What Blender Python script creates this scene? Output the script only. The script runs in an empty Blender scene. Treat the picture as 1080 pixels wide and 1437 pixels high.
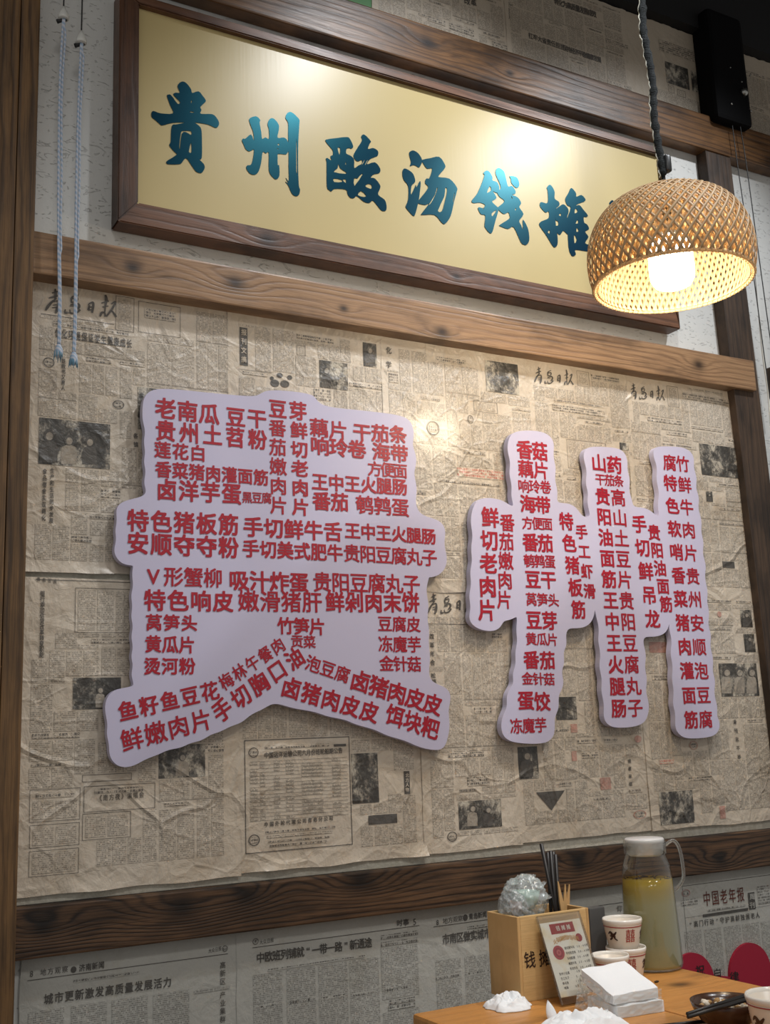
import bpy, bmesh, math, random
from mathutils import Vector, Matrix, noise, geometry
random.seed(7)
sc = bpy.context.scene
COL = sc.collection

# ---------------------------------------------------------------- camera (calibrated from the wall's vanishing lines)
F_PX, YAW, PITCH, ROLL = 1560.0, .5140, .2009, -.0392
FW = Vector((math.sin(YAW)*math.cos(PITCH), math.cos(YAW)*math.cos(PITCH), math.sin(PITCH)))
_r = Vector((math.cos(YAW), -math.sin(YAW), 0)); _u = _r.cross(FW)
RT = _r*math.cos(ROLL) + _u*math.sin(ROLL)
UP = -_r*math.sin(ROLL) + _u*math.cos(ROLL)
CAM = Vector((0, -2.0, 1.2))
cd = bpy.data.cameras.new('camera'); cd.sensor_fit = 'HORIZONTAL'; cd.sensor_width = 36; cd.lens = 36*F_PX/1080
cd.clip_start = .05
cam = bpy.data.objects.new('camera', cd); COL.objects.link(cam)
cam.matrix_world = Matrix(((RT.x, UP.x, -FW.x, CAM.x), (RT.y, UP.y, -FW.y, CAM.y), (RT.z, UP.z, -FW.z, CAM.z), (0, 0, 0, 1)))
sc.camera = cam

# ---------------------------------------------------------------- world, lamps, exposure
w = bpy.data.worlds.new('world'); sc.world = w; w.use_nodes = True
w.node_tree.nodes['Background'].inputs['Color'].default_value = (1, .97, .93, 1)
w.node_tree.nodes['Background'].inputs['Strength'].default_value = .29
def spot(name, loc, aim, power, size, blend, col, radius=.04):
    l = bpy.data.lights.new(name, 'SPOT'); l.energy = power; l.spot_size = math.radians(size); l.spot_blend = blend
    l.color = col; l.shadow_soft_size = radius
    o = bpy.data.objects.new(name, l); COL.objects.link(o); o.location = loc
    o.rotation_euler = (Vector(aim)-Vector(loc)).to_track_quat('-Z', 'Y').to_euler()
    return o
spot('ceiling_or_fill_spot', (1.34, -.86, 3.3), (1.26, 0, 1.93), 52, 76, .8, (.93, .96, 1), .04)
spot('ceiling_or_fill_spot', (2.28, -.98, 3.3), (1.80, 0, 1.83), 64, 72, .8, (.93, .96, 1), .04)
spot('ceiling_or_fill_spot', (1.5, -2.5, 3.3), (1.35, -.2, .9), 42, 60, 1, (1, .97, .93), .12)  # added front fill for the lower wall and table, no fixture there
spot('ceiling_or_fill_spot', (.0, -2.5, 3.3), (.75, 0, 1.3), 28, 80, 1, (1, .97, .93), .25)  # added soft fill for the left part of the wall, not a real lamp
spot('ceiling_or_fill_spot', (.85, -2.0, 3.2), (1.32, -.42, .78), 62, 22, 1, (1, .95, .88), .08)  # added narrow fill to brighten the box front, card and napkins
sc.view_settings.view_transform = 'Standard'; sc.view_settings.look = 'None'
sc.view_settings.gamma = 1; sc.view_settings.use_curve_mapping = False; sc.view_settings.exposure = 0.2

# ---------------------------------------------------------------- pixel of the photograph -> point in the room
def ray(px, py): return FW + RT*((px-540)/F_PX) - UP*((py-718.5)/F_PX)
def W(px, py, Y=0.0):
    d = ray(px, py); return CAM + d*((Y-CAM.y)/d.y)
def T(px, py, z=.75):
    d = ray(px, py); return CAM + d*((z-CAM.z)/d.z)

# ---------------------------------------------------------------- node helpers
def srgb(r, g, b):
    f = lambda c: (c/12.92 if c <= .04045 else ((c+.055)/1.055)**2.4)
    return (f(r/255), f(g/255), f(b/255), 1)
class Mat:
    def __init__(s, name):
        s.m = bpy.data.materials.new(name); s.m.use_nodes = True; s.t = s.m.node_tree
        s.b = s.t.nodes['Principled BSDF']; s.out = s.t.nodes['Material Output']
    def n(s, typ, *ins, **props):
        nd = s.t.nodes.new('ShaderNode'+typ)
        for k, v in props.items():
            if k.startswith('i_'): nd.inputs[k[2:].replace('_', ' ')].default_value = v
            else: setattr(nd, k, v)
        for i, v in enumerate(ins):
            if v is None: continue
            if isinstance(v, bpy.types.NodeSocket): s.t.links.new(v, nd.inputs[i])
            else: nd.inputs[i].default_value = v
        return nd
    def math(s, op, a, b=None, c=None, clamp=False):
        nd = s.n('Math', a, b, c, operation=op); nd.use_clamp = clamp; return nd.outputs[0]
    def mix(s, f, a, b, blend='MIX'):
        nd = s.t.nodes.new('ShaderNodeMix'); nd.data_type = 'RGBA'; nd.blend_type = blend
        for i, v in ((0, f), (6, a), (7, b)):
            if isinstance(v, bpy.types.NodeSocket): s.t.links.new(v, nd.inputs[i])
            else: nd.inputs[i].default_value = v
        return nd.outputs[2]
    def ramp(s, f, *stops):
        nd = s.n('ValToRGB', f); e = nd.color_ramp.elements
        while len(e) < len(stops): e.new(.5)
        for el, (p, c) in zip(e, stops):
            el.position = p; el.color = c if len(c) == 4 else (*c, 1)
        return nd.outputs[0]
    def vmap(s, v, scale=(1, 1, 1), loc=(0, 0, 0)):
        nd = s.n('Mapping', v); nd.inputs['Scale'].default_value = scale; nd.inputs['Location'].default_value = loc
        return nd.outputs[0]
    def noise(s, v, scale, detail=3, rough=.5, dist=0.0):
        nd = s.n('TexNoise', v); nd.inputs['Scale'].default_value = scale; nd.inputs['Detail'].default_value = detail
        nd.inputs['Roughness'].default_value = rough; nd.inputs['Distortion'].default_value = dist
        return nd.outputs[0]
    def pos(s): return s.n('NewGeometry').outputs['Position']
    def obj(s): return s.n('TexCoord').outputs['Object']
    def uv(s): return s.n('TexCoord').outputs['UV']
    def set(s, **kw):
        for k, v in kw.items():
            i = s.b.inputs[k.replace('_', ' ')]
            if isinstance(v, bpy.types.NodeSocket): s.t.links.new(v, i)
            else: i.default_value = v
        return s
    def bump(s, h, dist=.001, strength=1.0, normal=None):
        nd = s.n('Bump'); nd.inputs['Distance'].default_value = dist; nd.inputs['Strength'].default_value = strength
        s.t.links.new(h, nd.inputs['Height'])
        if normal: s.t.links.new(normal, nd.inputs['Normal'])
        s.t.links.new(nd.outputs[0], s.b.inputs['Normal']); return nd.outputs[0]
def plain(name, col, rough=.5, metal=0.0, **kw):
    m = Mat(name).set(Base_Color=col, Roughness=rough, Metallic=metal, **kw); return m.m

# ---- wood: grain along the member's length (u), knots as rings that bend the grain
def wood(name, light, mid, dark, knots, axis='x', char=.0, seed=0.0, rough=.5, fine=1.0, freq=55.0, rs=.30, bn=1.0):
    M = Mat(name); P = M.pos()
    sep = M.n('SeparateXYZ', P)
    u, v = (sep.outputs['X'], sep.outputs['Z']) if axis == 'x' else (sep.outputs['Z'], sep.outputs['X'])
    if axis == 'y': u, v = sep.outputs['X'], sep.outputs['Y']
    dv = None; kd = None
    for (ku, kv, kr) in knots:
        kr = kr*1.25
        a = M.math('SUBTRACT', u, ku); b = M.math('SUBTRACT', v, kv)
        a2 = M.math('MULTIPLY', M.math('MULTIPLY', a, a), .14)
        d2 = M.math('ADD', a2, M.math('MULTIPLY', b, b))
        g = M.math('EXPONENT', M.math('MULTIPLY', d2, -1/(kr*kr*1.3)))
        gb = M.math('MULTIPLY', g, kr*1.6)
        dv = gb if dv is None else M.math('ADD', dv, gb)
        dd = M.math('ADD', M.math('MULTIPLY', M.math('MULTIPLY', a, a), .5), M.math('MULTIPLY', b, b))
        core = M.math('EXPONENT', M.math('MULTIPLY', dd, -1/(kr*kr*.55)))
        kd = core if kd is None else M.math('MAXIMUM', kd, core)
    nlow = M.noise(M.vmap(P, (1.3, 2, 9) if axis == 'x' else ((9, 2, 1.3) if axis == 'z' else (1.3, 9, 2)), (seed, seed, 0)), 1.6, 3, .55)
    vv = M.math('ADD', v, M.math('MULTIPLY', nlow, .05))
    if dv is not None: vv = M.math('ADD', vv, dv)
    sc3 = {'x': (3, 6, 60), 'z': (60, 6, 3), 'y': (3, 60, 6)}[axis]
    fib = M.noise(M.vmap(P, sc3, (seed*3, 0, seed)), 5*fine, 6, .65)
    ring = M.math('SINE', M.math('ADD', M.math('MULTIPLY', vv, freq*6.283), M.math('MULTIPLY', fib, 2.2)))
    ring = M.math('MULTIPLY_ADD', ring, .5, .5)
    ring = M.math('POWER', ring, 3.0)
    wob = M.noise(M.vmap(P, {'x': (2, 3, 22), 'z': (22, 3, 2), 'y': (2, 22, 3)}[axis], (seed, 5, seed)), 2.2, 4, .6)
    rmask = M.ramp(wob, (.30, (.25,)*3), (.56, (1, 1, 1)))
    ring = M.math('MULTIPLY', ring, rmask)
    streak = M.ramp(M.noise(M.vmap(P, {'x': (2.5, 6, 150), 'z': (150, 6, 2.5), 'y': (2.5, 150, 6)}[axis], (seed, 1, seed)), 3, 4, .7), (.46, (0, 0, 0)), (.62, (1, 1, 1)))
    blot = M.noise(M.vmap(P, (3, 3, 9) if axis == 'x' else ((9, 3, 3) if axis == 'z' else (3, 9, 3)), (seed*7, 2, 1)), 1.8, 4, .6)
    c = M.mix(fib, light, mid)
    c = M.mix(M.math('MULTIPLY', ring, rs+.55*char), c, dark)
    c = M.mix(M.math('MULTIPLY', streak, .34+.36*char), c, dark)
    c = M.mix(M.math('MULTIPLY', wob, .15), c, mid)
    burn = M.ramp(blot, (.50-.12*char, (0, 0, 0)), (.68-.10*char, (1, 1, 1)))
    c = M.mix(M.math('MULTIPLY', burn, (.38+.5*char)*bn), c, tuple(x*.35 for x in dark[:3])+(1,))
    if kd is not None:
        c = M.mix(M.math('MULTIPLY', kd, .92), c, tuple(x*.22 for x in dark[:3])+(1,))
    M.set(Base_Color=c, Roughness=M.math('MULTIPLY_ADD', fib, .25, rough-.1), Specular_IOR_Level=.45)
    hgt = M.math('SUBTRACT', M.math('MULTIPLY', fib, .6), ring)
    M.bump(hgt, .0005, .7)
    return M.m

# ---- paper
def paper_color(M, c1, c2, c3, seed=0.0):
    P = M.pos()
    n1 = M.noise(P, 3.1, 5, .6); n2 = M.noise(M.vmap(P, (1, 1, 1), (4+seed, 2, 7)), 13, 5, .7, .5)
    c = M.mix(M.ramp(n1, (.35, (0, 0, 0)), (.68, (1, 1, 1))), c1, c2)
    c = M.mix(M.ramp(n2, (.55, (0, 0, 0)), (.80, (.75,)*3)), c, c3)
    return c, P
def paper_relief(M, P, crease=1.0):
    warp = M.n('VectorMath', P, M.n('VectorMath', M.n('TexNoise', P, None, 3.0).outputs[1], (.28, .28, .28), operation='MULTIPLY').outputs[0], operation='ADD').outputs[0]
    v = M.n('TexVoronoi', warp, feature='DISTANCE_TO_EDGE'); v.inputs['Scale'].default_value = 5.5
    e = M.ramp(v.outputs[0], (0, (1, 1, 1)), (.05, (0, 0, 0)))
    v2 = M.n('TexVoronoi', warp, feature='DISTANCE_TO_EDGE'); v2.inputs['Scale'].default_value = 16
    e2 = M.ramp(v2.outputs[0], (0, (1, 1, 1)), (.09, (0, 0, 0)))
    msk = M.ramp(M.noise(P, 2.3, 2), (.42, (0, 0, 0)), (.60, (1, 1, 1)))
    low = M.noise(M.vmap(P, (1, 1, .7)), 11, 3, .5, 1.2)
    fine = M.noise(P, 70, 5, .65, .6)
    h = M.math('MULTIPLY', e, msk)
    h = M.math('ADD', M.math('MULTIPLY', h, 1.1*crease), M.math('MULTIPLY', e2, .35*crease))
    h = M.math('ADD', h, M.math('MULTIPLY', low, 4.0*crease))
    h = M.math('ADD', h, M.math('MULTIPLY', M.noise(P, 28, 3, .6, 1.5), 1.2*crease))
    h = M.math('ADD', h, M.math('MULTIPLY', fine, .55))
    return M.bump(h, .0022, 1.0)
OLD = (srgb(207, 195, 178), srgb(192, 177, 156), srgb(168, 146, 118))
NEW = (srgb(186, 185, 178), srgb(172, 171, 164), srgb(158, 152, 136))
BAND = (srgb(188, 176, 158), srgb(172, 158, 140), srgb(150, 134, 112))
def paper_mat(name, cols, kind='plain', rough=.40, crease=1.0, cell=.0027, ink=(.055, .05, .045, 1), amount=.85, coat=.25):
    M = Mat(name); c, P = paper_color(M, *cols)
    if kind == 'body':
        uv = M.uv(); s = M.n('SeparateXYZ', uv)
        uu = M.math('DIVIDE', s.outputs[0], cell); vv = M.math('DIVIDE', s.outputs[1], cell*1.22)
        gu = M.math('GREATER_THAN', M.math('FRACT', uu), .14); gv = M.math('GREATER_THAN', M.math('FRACT', vv), .26)
        cid = M.n('CombineXYZ', M.math('FLOOR', uu), M.math('FLOOR', vv), 0.0)
        wn = M.n('TexWhiteNoise', cid.outputs[0]).outputs[0]
        st = M.n('TexNoise', M.n('VectorMath', uv, (1/cell,)*3, operation='MULTIPLY').outputs[0], None, 3.4, 2.0).outputs[0]
        blk = M.math('GREATER_THAN', M.math('ADD', st, M.math('MULTIPLY_ADD', wn, .22, -.11)), .465)
        has = M.math('GREATER_THAN', wn, .05)
        k = M.math('MULTIPLY', M.math('MULTIPLY', gu, gv), M.math('MULTIPLY', blk, has))
        c = M.mix(M.math('MULTIPLY', k, amount), c, ink)
    elif kind == 'photo':
        r = M.n('ObjectInfo').outputs['Random']
        off = M.n('CombineXYZ', M.math('MULTIPLY', r, 37.0), 0.0, M.math('MULTIPLY', r, 91.0)).outputs[0]
        q = M.n('VectorMath', P, off, operation='ADD').outputs[0]
        a = M.noise(M.vmap(q, (1, 1, .8)), 26, 7, .72, .25); b = M.noise(q, 240, 2)
        t = M.math('ADD', a, M.math('MULTIPLY_ADD', b, .16, -.08))
        tone = M.ramp(t, (.42, (.010, .010, .010)), (.49, (.045, .043, .038)), (.55, (.20, .18, .15)), (.62, (.50, .45, .36)))
        c = M.mix(.06, tone, c)
    elif kind == 'tone':
        c = M.mix(M.math('MULTIPLY_ADD', M.noise(P, 120, 4, .7), .7, .12), c, ink)
    elif kind == 'ink':
        c = M.mix(M.math('MULTIPLY_ADD', M.noise(P, 160, 2), .10, .01), ink, c)
    M.set(Base_Color=c, Roughness=rough, Specular_IOR_Level=.55, Coat_Weight=coat, Coat_Roughness=.16)
    paper_relief(M, P, crease)
    return M.m
PM = {}
for key, cols, rough, coat in (('old', OLD, .40, .3), ('new', NEW, .7, 0.0), ('band', BAND, .5, .1)):
    cr = 1.0 if key == 'old' else .35
    PM[key] = dict(plain=paper_mat('newsprint_'+key, cols, 'plain', rough, cr, coat=coat),
        body=paper_mat('body_print_'+key, cols, 'body', rough, cr, coat=coat, amount=.62),
        bold=paper_mat('bold_print_'+key, cols, 'body', rough, cr, cell=.0052, amount=.85, coat=coat),
        red=paper_mat('red_print_'+key, cols, 'body', rough, cr, cell=.0056, ink=srgb(176, 62, 40), amount=.7, coat=coat),
        photo=paper_mat('photo_print_'+key, cols, 'photo', rough, cr, coat=coat),
        ink=paper_mat('ink_print_'+key, cols, 'ink', rough, cr, coat=coat),
        tone=paper_mat('half_tone_'+key, cols, 'tone', rough, cr, coat=coat),
        redink=paper_mat('red_ink_'+key, cols, 'tone', rough, cr, ink=srgb(164, 44, 26), coat=coat))

def plaster():
    M = Mat('rough_white_plaster'); P = M.pos()
    n = M.noise(P, 2.2, 4, .6)
    c = M.mix(n, srgb(216, 216, 212), srgb(198, 198, 194))
    st = M.n('TexVoronoi', M.vmap(P, (16, 16, 42)), feature='DISTANCE_TO_EDGE'); st.inputs['Scale'].default_value = 1.0
    dn = M.noise(M.vmap(P, (1, 1, 2.4)), 30, 3, .5, 2.2)
    mark = M.ramp(dn, (.625, (0, 0, 0)), (.645, (1, 1, 1)), (.67, (0, 0, 0)))
    fine = M.noise(P, 120, 4, .6)
    h = M.math('ADD', M.math('MULTIPLY', mark, -.8), M.math('MULTIPLY', fine, .4))
    h = M.math('ADD', h, M.math('MULTIPLY', M.noise(P, 9, 2), 1.2))
    M.set(Base_Color=c, Roughness=.75); M.bump(h, .0016, .9)
    return M.m

# ---------------------------------------------------------------- object helpers
def link(name, me, mat, parent=None, loc=None):
    o = bpy.data.objects.new(name, me); COL.objects.link(o)
    if mat is not None and not me.materials: me.materials.append(mat)
    if parent is not None: o.parent = parent; o.matrix_parent_inverse = parent.matrix_basis.inverted()
    if loc is not None: o.location = loc
    return o
def pydata(name, vs, fs, mat, parent=None, smooth=False):
    me = bpy.data.meshes.new(name); me.from_pydata([tuple(v) for v in vs], [], fs); me.update()
    if smooth: me.polygons.foreach_set('use_smooth', [True]*len(me.polygons))
    return link(name, me, mat, parent)
def frombm(name, bm, mat, parent=None, smooth=False):
    me = bpy.data.meshes.new(name); bm.normal_update(); bm.to_mesh(me); bm.free()
    if smooth: me.polygons.foreach_set('use_smooth', [True]*len(me.polygons))
    return link(name, me, mat, parent)
def tag(o, label, cat, group=None, kind=None):
    o['label'] = label; o['category'] = cat
    if group: o['group'] = group
    if kind: o['kind'] = kind
    return o
def empty(name, loc=(0, 0, 0)):
    o = bpy.data.objects.new(name, None); COL.objects.link(o); o.location = loc; o.empty_display_size = .02
    return o
def bbox(bm, x0, x1, y0, y1, z0, z1, bev=0.0, seg=2):
    r = bmesh.ops.create_cube(bm, size=1.0)
    for v in r['verts']:
        v.co = Vector(((x0+x1)/2+v.co.x*(x1-x0), (y0+y1)/2+v.co.y*(y1-y0), (z0+z1)/2+v.co.z*(z1-z0)))
    if bev:
        es = list({e for v in r['verts'] for e in v.link_edges})
        bmesh.ops.bevel(bm, geom=es, offset=bev, segments=seg, affect='EDGES', profile=.6)
    return r
def box(name, x0, x1, y0, y1, z0, z1, mat, parent=None, bev=.0015):
    bm = bmesh.new(); bbox(bm, x0, x1, y0, y1, z0, z1, bev); return frombm(name, bm, mat, parent)
def lathe(name, prof, mat, parent=None, seg=48, smooth=True, loc=(0, 0, 0), closed=False):
    vs, fs = [], []; n = len(prof)
    for k in range(seg):
        a = 2*math.pi*k/seg
        for r, z in prof: vs.append((loc[0]+r*math.cos(a), loc[1]+r*math.sin(a), loc[2]+z))
    for k in range(seg):
        k2 = (k+1) % seg
        for i in range(n-1 if not closed else n):
            j = (i+1) % n
            fs.append((k*n+i, k2*n+i, k2*n+j, k*n+j))
    o = pydata(name, vs, fs, mat, parent, smooth)
    bm = bmesh.new(); bm.from_mesh(o.data); bmesh.ops.remove_doubles(bm, verts=bm.verts, dist=1e-6)
    bmesh.ops.recalc_face_normals(bm, faces=bm.faces); bm.to_mesh(o.data); bm.free()
    return o
def tube_data(pts, rad, seg=8, cap=True):
    pts = [Vector(p) for p in pts]; n = len(pts); vs, fs = [], []
    rads = rad if isinstance(rad, (list, tuple)) else [rad]*n
    prev = None
    for i, p in enumerate(pts):
        t = (pts[min(i+1, n-1)]-pts[max(i-1, 0)]).normalized()
        if prev is None: a = t.orthogonal().normalized()
        else: a = (prev - t*prev.dot(t)).normalized()
        prev = a; b = t.cross(a)
        for k in range(seg):
            an = 2*math.pi*k/seg; vs.append(p+(a*math.cos(an)+b*math.sin(an))*rads[i])
    for i in range(n-1):
        for k in range(seg):
            k2 = (k+1) % seg; fs.append((i*seg+k, i*seg+k2, (i+1)*seg+k2, (i+1)*seg+k))
    if cap: fs.append(tuple(range(seg))[::-1]); fs.append(tuple((n-1)*seg+k for k in range(seg)))
    return vs, fs
def tube(name, pts, rad, mat, parent=None, seg=8):
    vs, fs = tube_data(pts, rad, seg); return pydata(name, vs, fs, mat, parent, True)
def smooth_closed(pts, k=5):
    n = len(pts); out = []
    for i in range(n):
        p0, p1, p2, p3 = [Vector(pts[(i+j-1) % n]) for j in range(4)]
        for s in range(k):
            t = s/k
            out.append(.5*((2*p1)+(-p0+p2)*t+(2*p0-5*p1+4*p2-p3)*t*t+(-p0+3*p1-3*p2+p3)*t**3))
    return out
def smooth_open(pts, k=5):
    pts = [Vector(p) for p in pts]; n = len(pts); out = []
    for i in range(n-1):
        p0, p1, p2, p3 = pts[max(i-1, 0)], pts[i], pts[i+1], pts[min(i+2, n-1)]
        for s in range(k):
            t = s/k
            out.append(.5*((2*p1)+(-p0+p2)*t+(2*p0-5*p1+4*p2-p3)*t*t+(-p0+3*p1-3*p2+p3)*t**3))
    out.append(pts[-1]); return out
def fill(polys):
    """triangles of a polygon with holes given as 2-D loops"""
    vv = [Vector((p[0], p[1], 0)) for lp in polys for p in lp]
    tris = geometry.tessellate_polygon([[Vector((p[0], p[1], 0)) for p in lp] for lp in polys])
    return vv, [tuple(t) for t in tris]

# ---------------------------------------------------------------- lettering
_G = {}
def glyph(ch):
    if ch not in _G:
        c = bpy.data.curves.new('glyph', 'FONT'); c.body = ch; c.size = 1; c.resolution_u = 2; c.fill_mode = 'FRONT'
        o = bpy.data.objects.new('glyph', c); me = bpy.data.meshes.new_from_object(o)
        vs = [v.co.copy() for v in me.vertices]; fs = [tuple(p.vertices) for p in me.polygons]
        if vs:
            xs = [v.x for v in vs]; cx = (min(xs)+max(xs))/2
            cx = cx if ch in 'V“”8165' or ord(ch) < 128 else .505
            vs = [(v.x-cx, v.y-.375) for v in vs]
        _G[ch] = (vs, fs)
        bpy.data.objects.remove(o); bpy.data.meshes.remove(me); bpy.data.curves.remove(c)
    return _G[ch]
def letters(name, items, surf, mat, parent, bold=0.0):
    """items: (char, centre x, centre z, width, height, angle) on a wall-like surface; surf(x,z) -> y"""
    V, Fc = [], []
    offs = [(0, 0)] if not bold else [(bold, bold), (-bold, bold), (bold, -bold), (-bold, -bold), (0, 0)]
    for ch, cx, cz, gw, gh, an in items:
        vs, fs = glyph(ch); ca, sa = math.cos(an), math.sin(an)
        for k, (ox, oz) in enumerate(offs):
            b = len(V)
            for x, y in vs:
                x = (x+ox)*gw/.90; y = (y+oz)*gh/.90
                X = cx+x*ca-y*sa; Z = cz+x*sa+y*ca
                V.append((X, surf(X, Z)-k*.00003, Z))
            Fc += [tuple(b+i for i in f) for f in fs]
    return pydata(name, V, Fc, mat, parent)
def text_px(name, txt, p0, p1, w, h, surf, mat, parent, bold=0.0, Y=0.0, tf=None, rot=None):
    """text between the centres of its first and last glyph, given in photograph pixels; w,h glyph pixels"""
    if tf: p0, p1, w, h = (tf[0]+p0[0]/tf[2], tf[1]+p0[1]/tf[2]), (tf[0]+p1[0]/tf[2], tf[1]+p1[1]/tf[2]), w/tf[2], h/tf[2]
    a, b = W(*p0, Y), W(*p1, Y)
    gw = (W(p0[0]+w/2, p0[1], Y)-W(p0[0]-w/2, p0[1], Y)).x; gh = (W(p0[0], p0[1]-h/2, Y)-W(p0[0], p0[1]+h/2, Y)).z
    gw2 = (W(p1[0]+w/2, p1[1], Y)-W(p1[0]-w/2, p1[1], Y)).x; gh2 = (W(p1[0], p1[1]-h/2, Y)-W(p1[0], p1[1]+h/2, Y)).z
    n = len(txt); an = 0.0
    if rot: an = math.atan2(b.z-a.z, b.x-a.x)
    its = []
    for i, ch in enumerate(txt):
        t = i/(n-1) if n > 1 else 0
        p = a.lerp(b, t); q = 0.0
        its.append((ch, p.x, p.z, gw+(gw2-gw)*q, gh+(gh2-gh)*q, an))
    return letters(name, its, surf, mat, parent, bold)

# ---------------------------------------------------------------- the setting
PLASTER = plaster()
def struct(o): o['kind'] = 'structure'; return o
BLACK = plain('black_paint', (.006, .006, .007, 1), .7)
def wpx(*a, Y): return W(*a, Y)
struct(box('wall_back', -.6, 4.2, 0, .12, 0, 3.5, PLASTER, bev=0))
struct(box('ceiling', -.6, 4.2, -3.2, .12, 3.5, 3.56, BLACK, bev=0))
struct(box('floor', -.6, 4.2, -3.2, .12, -.06, 0, plain('dark_floor_tile', srgb(70, 62, 56), .5), bev=0))
struct(box('trim_1', .9, 4.2, -.035, -.001, 3.11, 3.5, BLACK, bev=0))        # black painted wall top

def knots_px(lst, Y): return [(W(x, y, Y).x, W(x, y, Y).z, r) for x, y, r in lst]
L1, M1, D1 = srgb(150, 118, 84), srgb(120, 88, 58), srgb(66, 44, 30)
YB = -.048
z_mt = .5*(W(47, 325, YB).z+W(1026, 499, YB).z); z_mb = .5*(W(47, 384, YB).z+W(1034, 543, YB).z)
z_lt = .955; z_lb = .5*(W(20, 1350, -.03).z+W(1080, 1215, -.03).z)
z_tb = .5*(W(500, 60, -.04).z+W(919, 189, -.04).z); z_tt = W(700, 70, -.04).z
mid_wood = wood('pine_beam_with_knots', srgb(178, 144, 108), srgb(140, 104, 72), srgb(70, 44, 28), knots_px([(186, 376, .013), (330, 397, .019), (482, 433, .009), (620, 466, .014), (980, 512, .016)], YB), 'x', .12, 1.0, .40, freq=62, rs=.42)
struct(box('trim_2', .36, 2.235, YB, 0, z_mb, z_mt, mid_wood, bev=.004))
low_wood = wood('charred_pine_beam', srgb(122, 90, 62), srgb(82, 58, 40), srgb(22, 15, 12), knots_px([(60, 1300, .02), (255, 1272, .03), (345, 1255, .018), (505, 1235, .025), (812, 1212, .02), (1010, 1205, .018)], -.03), 'x', .8, 5.0, .5, freq=85, rs=.50, bn=.62)
struct(box('trim_3', .34, 4.1, -.03, 0, z_lb, z_lt-.004, low_wood, bev=.003))
top_wood = wood('dark_pine_beam', srgb(138, 100, 62), srgb(100, 68, 40), srgb(44, 28, 19), knots_px([(600, 60, .02), (715, 103, .01)], -.04), 'x', .55, 9.0, .36, freq=58, rs=.4)
struct(box('trim_4', .36, 4.1, -.04, 0, z_tb, 2.838, top_wood, bev=.004))
post_wood = wood('brown_pine_post', srgb(140, 106, 66), srgb(108, 78, 46), srgb(44, 29, 18), knots_px([(43, 195, .010), (34, 550, .014), (10, 850, .013), (12, 1080, .014), (8, 1180, .012)], -.05), 'z', .4, 3.0, .5, freq=60, rs=.5, bn=.7)
xl = W(52, 200, -.05).x; xg = W(24, 200, -.05).x
struct(box('trim_5', xg+.0006, xl, -.05, 0, 0, 3.5, post_wood, bev=.003))
struct(box('trim_6', xg-.12, xg-.0006, -.052, 0, 0, 3.5, post_wood, bev=.003))
rp_wood = wood('weathered_dark_post', srgb(92, 72, 54), srgb(64, 48, 37), srgb(28, 20, 16), knots_px([(1050, 590, .012), (1062, 830, .015), (1030, 400, .008)], -.035), 'z', .5, 12.0, .6, freq=60)
# the right-hand post leans a little, as in the photograph
a0, a1 = W(993, 215, -.035), W(1033, 545, -.035); b0, b1 = W(1022, 225, -.035), W(1069, 556, -.035)
ml = (a1.x-a0.x)/(a1.z-a0.z); mr = (b1.x-b0.x)/(b1.z-b0.z); m_ = (ml+mr)/2
def lean(z, base): return base.x+m_*(z-base.z)
vs = []
for z in (0, 2.80):
    zz = max(z, 1.2)
    for y in (-.035, 0): vs += [(lean(zz, a1), y, z), (lean(zz, b1), y, z)]
struct(pydata('trim_7', vs, [(0, 1, 5, 4), (3, 2, 6, 7), (2, 0, 4, 6), (1, 3, 7, 5), (4, 5, 7, 6), (2, 3, 1, 0)], rp_wood))
struct(box('trim_8', 2.33, 4.1, -.03, 0, W(1072, 556, -.03).z, W(1070, 510, -.03).z, rp_wood, bev=.003))
# pale backing board under the old papers
foam = Mat('crumbly_white_board'); fP = foam.pos()
foam.set(Base_Color=foam.mix(foam.noise(fP, 90, 4), srgb(220, 216, 202), srgb(170, 164, 148)), Roughness=.9); foam.bump(foam.noise(fP, 160, 4), .002)
struct(box('trim_9', .385, 2.2125, -.0045, 0, .952, 2.08, foam.m, bev=0))

# ---------------------------------------------------------------- newspapers
STROKES_QD = [  # brush-written masthead, strokes in an 8.31x crop of the photograph: points and brush width
    [(160, 158, 8), (215, 142, 16), (265, 128, 10)], [(222, 50, 10), (226, 110, 20), (222, 175, 12)], [(190, 100, 8), (258, 78, 12)],
    [(240, 160, 8), (190, 205, 16), (150, 260, 20), (130, 302, 12)], [(190, 205, 8), (250, 190, 12), (262, 220, 20), (248, 290, 26), (232, 330, 12)],
    [(200, 240, 6), (240, 236, 8)], [(196, 270, 6), (238, 264, 8)],
    [(455, 120, 8), (405, 140, 12), (388, 170, 16), (392, 215, 12)], [(392, 165, 8), (450, 158, 12), (440, 200, 10), (395, 205, 8)],
    [(380, 235, 8), (455, 222, 14), (470, 260, 18), (430, 300, 8)], [(372, 250, 6), (430, 248, 8)],
    [(330, 290, 10), (325, 330, 14), (375, 318, 12), (400, 282, 8)], [(375, 290, 8), (385, 330, 12), (440, 330, 12), (480, 290, 18)],
    [(565, 240, 8), (578, 215, 10), (566, 300, 20)], [(570, 225, 10), (612, 205, 14), (615, 250, 20), (604, 328, 16)], [(575, 262, 8), (604, 258, 8)], [(562, 300, 10), (604, 292, 8)],
    [(745, 115, 12), (752, 170, 24), (742, 260, 14), (738, 375, 6)], [(700, 215, 8), (778, 188, 14)], [(712, 262, 8), (775, 248, 8)],
    [(690, 372, 14), (705, 330, 18), (735, 325, 10), (745, 372, 18)],
    [(805, 225, 8), (852, 196, 14), (818, 275, 16), (755, 372, 12)], [(795, 290, 8), (825, 320, 14), (860, 378, 18)]]
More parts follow.
